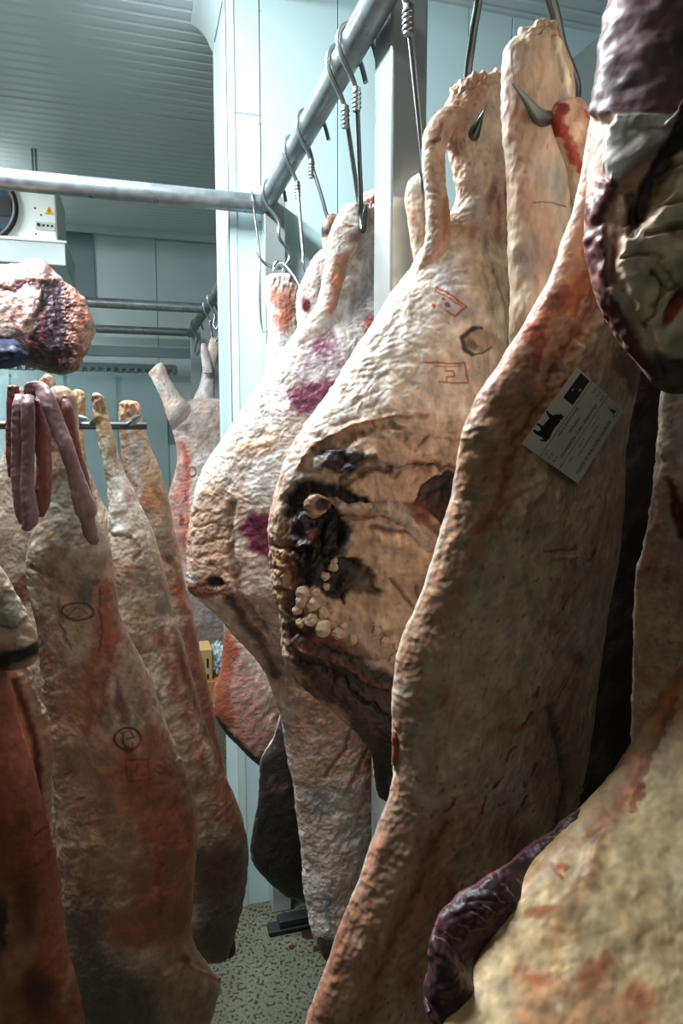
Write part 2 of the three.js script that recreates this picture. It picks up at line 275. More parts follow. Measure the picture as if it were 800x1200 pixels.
const STYLES = {
  //        fat A    fat B    flesh    grey     stain  | amounts: flesh, grey, stain, speck
  beef:  { A: 0xe8d2be, B: 0xcca68e, C: 0xb87c66, D: 0xc8b2a4, S: 0x7c4632, am: [0.5, 0.25, 0.3, 0.4] },
  pale:  { A: 0xf2e6de, B: 0xdfc4b6, C: 0xc48a7c, D: 0xb7b9bd, S: 0x8a5a48, am: [0.5, 0.35, 0.25, 0.35] },
  lamb:  { A: 0xd4c4b0, B: 0xb3967c, C: 0xa8664c, D: 0xa29a90, S: 0x6e4636, am: [0.4, 0.4, 0.35, 0.3] },
  red:   { A: 0xb36a4c, B: 0x8e4432, C: 0xa8472f, D: 0xa89486, S: 0x4c2019, am: [0.6, 0.3, 0.4, 0.3] },
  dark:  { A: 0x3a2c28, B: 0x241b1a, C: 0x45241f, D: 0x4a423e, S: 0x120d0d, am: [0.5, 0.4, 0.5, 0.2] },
  purple:{ A: 0x9c7c7e, B: 0x7e5e64, C: 0x74484c, D: 0xb4a2a2, S: 0x572a30, am: [0.4, 0.4, 0.3, 0.2] },
  belly: { A: 0xe8cda0, B: 0xd2a676, C: 0xb8763e, D: 0xd2bc94, S: 0x8c5230, am: [0.4, 0.3, 0.3, 0.12] },
  strip: { A: 0x8c5654, B: 0x6a3a3c, C: 0x58262a, D: 0x9a7c80, S: 0x3c181c, am: [0.4, 0.3, 0.3, 0.2] },
  bone:  { A: 0xe0ccb4, B: 0xcaa88a, C: 0xb87a60, D: 0xc9c0b4, S: 0x7b4128, am: [0.5, 0.3, 0.4, 0.3] },
  shin:  { A: 0xdccdb6, B: 0xc2a88c, C: 0xb0765c, D: 0x9fa3a6, S: 0x6a3f38, am: [0.5, 0.6, 0.45, 0.35] },
  cut:   { A: 0xc9a79a, B: 0x8a5f5a, C: 0x6a3538, D: 0xa08c88, S: 0x3c2022, am: [0.8, 0.3, 0.6, 0.3] },
};
const lerp3 = (c, q, t) => { c[0] += (q[0] - c[0]) * t; c[1] += (q[1] - c[1]) * t; c[2] += (q[2] - c[2]) * t; };
for (const k in STYLES) { const s = STYLES[k]; for (const q of 'ABCDS') s[q] = hex(s[q]); }
// o: rows, d, th, style, over (painted / raised marks), tex [w, h], nu, nv, lump (metres), wr (wrinkle strength), bump (metres), gloss
function loftMesh(name, o, parent, label) {
  const L = makeLoft(o), over = o.over ?? NOTHING, nu = o.nu ?? 90, nv = o.nv ?? 160, st = STYLES[o.style ?? 'beef'], am = o.am ?? st.am;
  const big = over.filter(q => q.h), lump = o.lump ?? 0.006, ph = o.ph ?? 0, sc = o.sc ?? 1, p = V3(), wr = o.wr ?? 0.5;
  const stretch = o.stretch ?? [1, 1, 1];
  const pos = new Float32Array((nu + 1) * (nv + 1) * 3), uv = new Float32Array((nu + 1) * (nv + 1) * 2), idx = [];
  const rings = []; for (let j = 0; j <= nv; j++) rings.push(L.ring(j / nv));
  for (let j = 0; j <= nv; j++) for (let i = 0; i <= nu; i++) { const k = j * (nu + 1) + i; L.pt(rings[j], L.ang(i === nu ? 0 : i / nu), p); pos[k * 3] = p.x; pos[k * 3 + 1] = p.y; pos[k * 3 + 2] = p.z; uv[k * 2] = i / nu; uv[k * 2 + 1] = j / nv; }
  for (let j = 0; j < nv; j++) for (let i = 0; i < nu; i++) { const a = j * (nu + 1) + i, b = a + 1, c = a + nu + 1, d = c + 1; idx.push(a, c, b, b, c, d); }
  const g = new THREE.BufferGeometry(); g.setAttribute('position', new THREE.BufferAttribute(pos, 3)); g.setAttribute('uv', new THREE.BufferAttribute(uv, 2)); g.setIndex(idx);
  const seam = () => { g.computeVertexNormals(); const Nn = g.attributes.normal; for (let j = 0; j <= nv; j++) { const a = j * (nu + 1), b = a + nu, v = V3(Nn.getX(a) + Nn.getX(b), Nn.getY(a) + Nn.getY(b), Nn.getZ(a) + Nn.getZ(b)).normalize(); Nn.setXYZ(a, v.x, v.y, v.z); Nn.setXYZ(b, v.x, v.y, v.z); } };
  seam(); const N0 = g.attributes.normal.array.slice(); let flip = 1;
  { const j = nv >> 1, i = nu >> 1, k = j * (nu + 1) + i; const r = rings[j]; if (N0[k * 3] * r.T.x + N0[k * 3 + 1] * r.T.y + N0[k * 3 + 2] * r.T.z < 0) flip = -1; }
  if (flip < 0) { for (let q = 0; q < idx.length; q += 3) { const t = idx[q + 1]; idx[q + 1] = idx[q + 2]; idx[q + 2] = t; } g.setIndex(idx); }
  for (let j = 0; j <= nv; j++) { const r = rings[j].r; for (let i = 0; i <= nu; i++) {
    const k = j * (nu + 1) + i, a = L.ang(i === nu ? 0 : i / nu), x = pos[k * 3] * sc, y = pos[k * 3 + 1] * sc, z = pos[k * 3 + 2] * sc;
    let wz = noise(x * 12 + 5, y * 12, z * 12), h = lump * (fbm(x * 9 + ph, y * 7, z * 9, 2) * 1.5 + 0.5 * (Math.abs(noise(x * 26 + ph, y * 20 + 3, z * 26)) - 0.25) + wr * (0.75 * (Math.abs(noise(x * 34 + 2 * wz, y * 62 + 2 * wz + ph, z * 34)) - 0.2) + 0.4 * (Math.abs(noise(x * 88 + wz, y * 96, z * 88 + ph)) - 0.2))) + (j / nv < 0.06 ? (o.rag ?? 0) * (1 - j / nv / 0.06) * (noise(x * 70, y * 70, z * 70) + 0.6 * noise(x * 160, y * 160, z * 160)) : 0);
    if (big.length && a < Math.PI) { const c = (1 - Math.cos(a)) / 2, f = L.lean(rings[j], a, c), px = r[0] + (r[2] - r[0]) * c, py = 512 + (r[1] + (r[3] - r[1]) * c - 512) * (1 + (f - 1) * 0.85), n1 = noise(x * 22, y * 22, z * 22 + 9) + 0.5 * noise(x * 60, y * 60, z * 60) + 0.4 * noise(x * 150, y * 150, z * 150), n2 = noise(x * 22 + 40, y * 22, z * 22) + 0.5 * noise(x * 60, y * 60 + 9, z * 60); for (const q of big) { const m = maskOf(q, px, py, n1, n2); if (m) h += q.h * m * (q.k === 1 ? 0.9 + 0.3 * noise(x * 60, y * 60, z * 60) : 0.75 + 0.9 * noise(x * 40 + 7, y * 40, z * 40) + 0.5 * noise(x * 100, y * 100 + 3, z * 100)); } }
    if (o.extra) h += o.extra(x, y, z, j / nv, a);
    const ef = Math.min(1, Math.min(j, nv - j) / 3);
    h *= flip * ef; pos[k * 3] += N0[k * 3] * h; pos[k * 3 + 1] += N0[k * 3 + 1] * h; pos[k * 3 + 2] += N0[k * 3 + 2] * h;
  } }
  seam();
  // colour and fine relief
  const [tw, thh] = o.tex ?? [256, 512], cd = new Uint8Array(tw * thh * 4), bd = new Uint8Array(tw * thh * 4), c = [0, 0, 0];
  for (let j = 0; j < thh; j++) {
    const G = L.ring((j + 0.5) / thh), r = G.r;
    for (let i = 0; i < tw; i++) {
      const a = L.ang((i + 0.5) / tw); L.pt(G, a, p); const x = p.x * sc * stretch[0] + ph, y = p.y * sc * stretch[1], z = p.z * sc * stretch[2];
      const f1 = fbm(x * 6, y * 5, z * 6, 3), f2 = fbm(x * 15 + 7, y * 9, z * 15, 3), f3 = fbm(x * 46, y * 34, z * 46, 3), f4 = noise(x * 150, y * 150, z * 150);
      const wv = noise(x * 11 + 2, y * 11, z * 11), w1 = 1 - Math.abs(noise(x * 24 + 3 * wv, y * 46 + 3 * f1, z * 24 + wv)) * 2, w2 = 1 - Math.abs(noise(x * 62 + 2 * wv, y * 80, z * 62)) * 2;
      c[0] = st.A[0]; c[1] = st.A[1]; c[2] = st.A[2];
      lerp3(c, st.B, ss(-0.25, 0.3, f1)); lerp3(c, st.C, am[0] * ss(0.02, 0.38, f2)); lerp3(c, st.D, am[1] * ss(0.02, 0.32, fbm(x * 8 + 20, y * 5, z * 8, 3)));
      lerp3(c, st.S, am[2] * 0.7 * ss(0.18, 0.5, noise(x * 62 + 3 * wv + 9, y * 20, z * 62)) * ss(-0.05, 0.3, f2));
      lerp3(c, st.S, am[3] * 0.8 * ss(0.42, 0.6, noise(x * 140 + 5, y * 95, z * 140)));
      const fib = noise(x * 100 + 3 * wv, y * 44 + 3 * wv, z * 100);
      const m = 0.96 + 0.22 * f3 + 0.09 * fib + 0.07 * f4; c[0] *= m; c[1] *= m; c[2] *= m;
      let b = 128 + 80 * f3 + 18 * f4 + 16 * fib + wr * (52 * (w1 - 0.4) + 26 * (w2 - 0.4));
      if (a < Math.PI && over.length) {
        const k = (1 - Math.cos(a)) / 2, f = L.lean(G, a, k), px = r[0] + (r[2] - r[0]) * k, py = 512 + (r[1] + (r[3] - r[1]) * k - 512) * (1 + (f - 1) * 0.85);
        const X = p.x * sc, Y = p.y * sc, Z = p.z * sc, n1 = noise(X * 22, Y * 22, Z * 22 + 9) + 0.5 * noise(X * 60, Y * 60, Z * 60) + 0.4 * f4, n2 = noise(X * 22 + 40, Y * 22, Z * 22) + 0.5 * noise(X * 60, Y * 60 + 9, Z * 60);
        for (const q of over) { const mk = maskOf(q, px, py, n1, n2); if (mk) { if (q.c) { const t = mk * q.a * (q.k === 2 || q.soft < 3 || q.a > 0.88 ? 1 : 0.86 + 0.5 * f3 + 0.2 * fib), s = 1 + 0.55 * f3 + 0.25 * f2 + 0.12 * fib; c[0] += (q.c[0] * s - c[0]) * t; c[1] += (q.c[1] * s - c[1]) * t; c[2] += (q.c[2] * s - c[2]) * t; } b += q.b * 127 * mk; } }
      }
      const q = (j * tw + i) * 4; cd[q] = Math.max(0, Math.min(255, c[0])); cd[q + 1] = Math.max(0, Math.min(255, c[1])); cd[q + 2] = Math.max(0, Math.min(255, c[2])); cd[q + 3] = 255;
      b = Math.max(0, Math.min(255, b)); bd[q] = bd[q + 1] = bd[q + 2] = b; bd[q + 3] = 255;
    }
  }
  const mk = (d, s) => { const t = new THREE.DataTexture(d, tw, thh, THREE.RGBAFormat); t.magFilter = t.minFilter = THREE.LinearFilter; t.wrapS = THREE.RepeatWrapping; if (s) t.colorSpace = THREE.SRGBColorSpace; t.needsUpdate = true; return t; };
  const mat = new THREE.MeshPhysicalMaterial({ map: mk(cd, true), bumpMap: mk(bd, false), bumpScale: (o.bump ?? 0.004) * 1.7, roughness: o.gloss ?? 0.5, clearcoat: o.coat ?? 0.12, clearcoatRoughness: 0.35 });
  const m = mesh(name, g, mat, parent, label); m.userData.kindOf = undefined; delete m.userData.kindOf; return m;
}
// a thing whose parts are laid out from its own middle point
function carcass(name, label, category, o, parts = []) {
  const t = thing(name, label, category);
  const b = loftMesh(o.name ?? 'body', o, t);
  for (const [pn, po, pl] of parts) loftMesh(pn, po, t, pl);
  return t;
}
function place(t) {                           // move a thing's origin to the bottom middle of its own box, geometry stays where it is
  const bb = new THREE.Box3().setFromObject(t), c = V3((bb.min.x + bb.max.x) / 2, bb.min.y, (bb.min.z + bb.max.z) / 2).sub(t.position);
  t.position.add(c); for (const k of t.children) k.position.sub(c); return t;
}
function surfaceDepth(m, x, y, tol = 5e-3) {      // how far along the room the front of a body lies at (x, y)
  const P = m.geometry.attributes.position, dir = at(x, y, 1).sub(CAM).normalize(), v = V3(); let best = 9, bd = 1e9;
  for (let k = 0; k < P.count; k++) { v.fromBufferAttribute(P, k).sub(CAM); const al = v.dot(dir), z = -v.z; if (v.addScaledVector(dir, -al).lengthSq() < tol * tol && al < best) { best = al; bd = z; } }
  return bd < 100 ? bd : 1;
}
const Q = 1;                                   // detail of the meshes
// ---------------------------------------------------------------- the beef sides on the right-hand rail
// behind: the two narrow sides by the partition
const m0 = carcass('beef_carcass', 'slender beef side farthest along the side rail, red-stained hock on a short double hook', 'carcass', {
  style: 'pale', d: 2.2, th: 0.05, nu: 70, nv: 200, tex: [384, 1024], lump: 0.007,
  cap: 0.006, rag: 0.012, rows: [[320, 316, 346, 0.03], [328, 311, 349], [342, 310, 351, 0.03], [362, 312, 353], [385, 314, 350], [410, 313, 352], [440, 308, 366, 0.05], [470, 296, 384], [500, 278, 400, 0.07], [540, 262, 420], [600, 245, 420], [660, 245, 405], [710, 258, 390, 0.06], [745, 262, 380], [780, 258, 370, 0.05], [810, 250, 360], [838, 252, 348], [862, 266, 344], [886, 290, 341, 0.04], [905, 316, 336, 0.02]],
  over: [EL(332, 360, 8, 20, 0, 0xa8492f, 0.7, { w: 8 }), EL(322, 345, 6, 10, 0, 0xb5553a, 0.5, { w: 8 }), EL(330, 378, 12, 8, 0, 0xa24a30, 0.6, { w: 8 }), PG([[316, 395], [350, 395], [352, 450], [320, 460]], 0xd8dce2, 0.6),
    PG([[240, 728], [272, 735], [285, 770], [300, 800], [330, 830], [350, 850], [345, 910], [300, 912], [245, 840]], 0x7c3a2a, 0.55, { soft: 8 }), PG([[262, 735], [276, 760], [268, 800], [270, 860], [250, 850], [246, 800]], 0x8c3d26, 0.8, { soft: 6 }), PG([[285, 750], [312, 790], [320, 860], [296, 840], [288, 790]], 0xcaa79a, 0.7, { soft: 8 }), LN([[252, 842], [270, 868], [300, 892], [318, 905]], 7, 0x1d1412, 0.9)],
});
const m0b = carcass('beef_carcass', 'half-hidden beef side with a round red cut on its shank and a black foreleg', 'carcass', {
  style: 'pale', d: 1.88, th: 0.03, nu: 70, nv: 240, tex: [384, 1024], lump: 0.008,
  rows: [[292, 371, 386, 0.02], [302, 365, 396], [318, 359, 402], [340, 350, 396], [360, 347, 388], [380, 348, 384], [405, 350, 384], [440, 348, 400, 0.05], [500, 350, 430, 0.07], [600, 345, 440], [700, 340, 420], [800, 332, 390, 0.05], [860, 322, 376], [890, 306, 362, 0.045], [930, 303, 360], [958, 298, 362], [985, 293, 364], [1012, 297, 366], [1035, 318, 368, 0.035], [1058, 346, 370, 0.02]],
  over: [EL(357, 358, 5, 7, 0, 0x6d1420, 0.95, { w: 2, soft: 2 }), EL(376, 335, 6, 12, 0.3, 0x6a6a78, 0.7), LN([[366, 300], [352, 350]], 5, 0xe8d8c4, 0.5), PG([[290, 845], [400, 845], [400, 1070], [280, 1070]], 0x221917, 0.97, { soft: 8, w: 14 }), LN([[302, 930], [330, 925], [352, 900]], 3, 0x5a4a40, 0.6), LN([[296, 985], [330, 960], [360, 955]], 3, 0x4a3a34, 0.6), EL(320, 920, 10, 14, 0, 0x4e3c34, 0.6, { w: 10 })],
});
const m0c = carcass('beef_carcass', 'sliver of a beef shank with a brown hoof end, seen behind the hooked red shank', 'carcass', {
  style: 'bone', d: 1.74, th: 0.018, nu: 40, nv: 60, tex: [128, 256], back: 0.8,
  rows: [[250, 384, 396, 0.01], [258, 379, 402, 0.018], [275, 377, 402], [300, 380, 404], [340, 384, 410], [420, 386, 420], [520, 386, 440, 0.03], [700, 380, 450, 0.04], [860, 386, 420, 0.02]],
  over: [PG([[370, 245], [410, 245], [408, 274], [372, 278]], 0x7a5a44, 0.9), EL(377, 272, 5, 6, 0, 0x171210, 0.95, { w: 2, soft: 2 })],
});
// M1, the lit one
const m1 = carcass('beef_carcass', 'brightly lit beef side with purple bruise patches, hanging left of the broad steel post', 'carcass', {
  style: 'pale', d: 1.52, th: 0.05, nu: 200, nv: 480, tex: [1024, 2048], lump: 0.008, bump: 0.006,
  cap: 0.005, rag: 0.012, rows: [[222, 430, 452, 0.022], [235, 422, 454, 0.026], [260, 414, 456], [300, 402, 460, 0.03], [340, 386, 462], [372, 362, 466, 0.04], [400, 340, 470, 0.055], [440, 312, 476, 0.07], [480, 283, 484, 0.085], [520, 256, 492, 0.095], [552, 238, 497, 0.1], [590, 225, 500], [640, 220, 505], [672, 217, 505], [690, 219, 505], [704, 232, 503, 0.095], [722, 254, 500], [745, 274, 496], [780, 303, 488, 0.08], [810, 318, 482], [850, 331, 474, 0.07], [900, 341, 466], [950, 347, 456, 0.06], [1000, 353, 445], [1050, 358, 432, 0.052], [1085, 362, 416], [1104, 368, 404, 0.035]],
  over: [
    PG([[230, 520], [330, 380], [440, 300], [445, 420], [380, 520], [330, 640], [262, 640]], 0xf2eeea, 0.6, { soft: 20, w: 20 }),
    PG([[362, 392], [384, 380], [382, 408], [368, 420], [356, 410]], 0x7a3a52, 0.85, { soft: 5 }),
    PG([[328, 458], [348, 448], [372, 444], [398, 446], [388, 462], [360, 476], [338, 486], [330, 476]], 0x6e2c46, 0.9, { soft: 5 }),
    PG([[340, 428], [380, 402], [395, 420], [400, 440], [360, 440], [340, 450]], 0x9a8296, 0.6, { soft: 8, w: 10 }),
    PG([[396, 420], [408, 418], [410, 450], [398, 456]], 0x6a3048, 0.7), 
    PG([[272, 618], [284, 600], [300, 604], [316, 600], [326, 640], [322, 668], [300, 656], [280, 648]], 0x6e2344, 0.92, { soft: 4 }), EL(318, 690, 8, 14, 0.4, 0x5a2038, 0.6, { w: 8 }),
    EL(300, 560, 22, 30, 0, 0xeef0f4, 0.6, { soft: 12 }), EL(292, 520, 26, 14, -0.5, 0xd09a6c, 0.55, { soft: 8, w: 14 }), EL(270, 600, 10, 30, 0, 0xdcb08a, 0.5, { w: 8 }),
    EL(430, 382, 12, 12, 0, 0xa0302a, 0.75, { w: 8 }), EL(438, 376, 6, 8, 0, 0xd0602a, 0.8, { w: 4 }), PG([[434, 230], [448, 228], [452, 330], [438, 330]], 0x9a2a28, 0.75, { w: 8 }), EL(420, 345, 6, 14, 0.2, 0x8a8898, 0.7), EL(408, 356, 5, 12, 0.3, 0x7c7888, 0.7),
    EL(388, 470, 3, 6, 0.5, 0x5a2a1c, 0.9, { w: 2, soft: 2 }), EL(300, 480, 3, 5, 0, 0x4a5060, 0.6, { w: 2 }), 
    PG([[222, 590], [250, 560], [262, 590], [258, 660], [262, 700], [230, 700], [214, 690]], 0xc39a7c, 0.75, { soft: 8 }),
    LN([[262, 590], [262, 650], [272, 700], [300, 740]], 8, 0x7c6152, 0.75, { h: -0.006 }),
    ...[598, 615, 632, 648, 662].map((y, i) => LN([[222, y + 6], [240, y], [258, y + 4]], 3, 0x7a5c48, 0.6, { h: -0.003, w: 6 })),
    PG([[215, 680], [232, 672], [262, 684], [268, 702], [240, 700], [222, 702]], 0x6a4030, 0.8, { soft: 3 }), EL(222, 676, 5, 6, 0, 0xe8e2da, 0.9, { w: 2, soft: 2 }), EL(246, 684, 8, 6, 0.2, 0x0e0a0a, 0.97, { w: 2, soft: 2, h: -0.012 }),
    LN([[262, 700], [282, 732], [306, 768], [318, 790]], 9, 0x3a2a24, 0.8, { soft: 4 }),
    PG([[270, 690], [330, 690], [340, 780], [300, 770]], 0xb08f7c, 0.6, { soft: 10 }), PG([[318, 770], [350, 760], [380, 800], [350, 815]], 0x4a413e, 0.65, { soft: 10, w: 14 }),
    PG([[330, 800], [440, 800], [450, 880], [430, 920], [345, 920]], 0xc08a6c, 0.6, { soft: 14, w: 14 }), PG([[420, 830], [446, 860], [448, 930], [425, 925], [412, 880]], 0xb06240, 0.6, { soft: 8, w: 12 }),
    LN([[400, 850], [392, 880], [372, 912]], 4, 0x8a5238, 0.7, { h: -0.004 }), LN([[425, 860], [410, 900], [395, 935]], 4, 0x8e5238, 0.6, { h: -0.004 }),
    PG([[348, 930], [452, 930], [430, 1060], [360, 1075]], 0xd9cdc4, 0.55, { soft: 14, w: 14 }), EL(366, 945, 12, 14, 0, 0x9aa0a2, 0.6, { soft: 8 }), LN([[376, 1050], [380, 1085]], 5, 0x6e84a8, 0.6),
  ],
}, [
  ['tendon', { style: 'pale', cap: 0.01, rag: 0.008, d: 1.49, th: 0.018, nu: 60, nv: 120, tex: [256, 512], lump: 0.007, rows: [[238, 406, 432, 0.016], [248, 398, 432, 0.02], [266, 388, 430, 0.026], [288, 384, 422], [312, 380, 409, 0.02], [340, 375, 401], [366, 366, 395], [392, 352, 390, 0.014], [415, 344, 380, 0.008]],
    over: [PG([[392, 300], [412, 290], [400, 345], [386, 372], [378, 366]], 0xb25e3a, 0.75, { soft: 5 }), EL(412, 278, 10, 6, -0.3, 0x8a4a52, 0.8), LN([[396, 262], [408, 266]], 2, 0x7a4630, 0.8), LN([[388, 300], [376, 350], [366, 380]], 7, 0xf2e4d2, 0.6)] }, 'pale heel tendon'],
  ['neck_end', { style: 'dark', d: 1.50, th: 0.04, nu: 50, nv: 40, tex: [128, 128], rows: [[1090, 370, 408, 0.036], [1106, 371, 406, 0.042], [1118, 375, 402, 0.036], [1126, 382, 396, 0.016]] }, 'black open neck end'],
]);
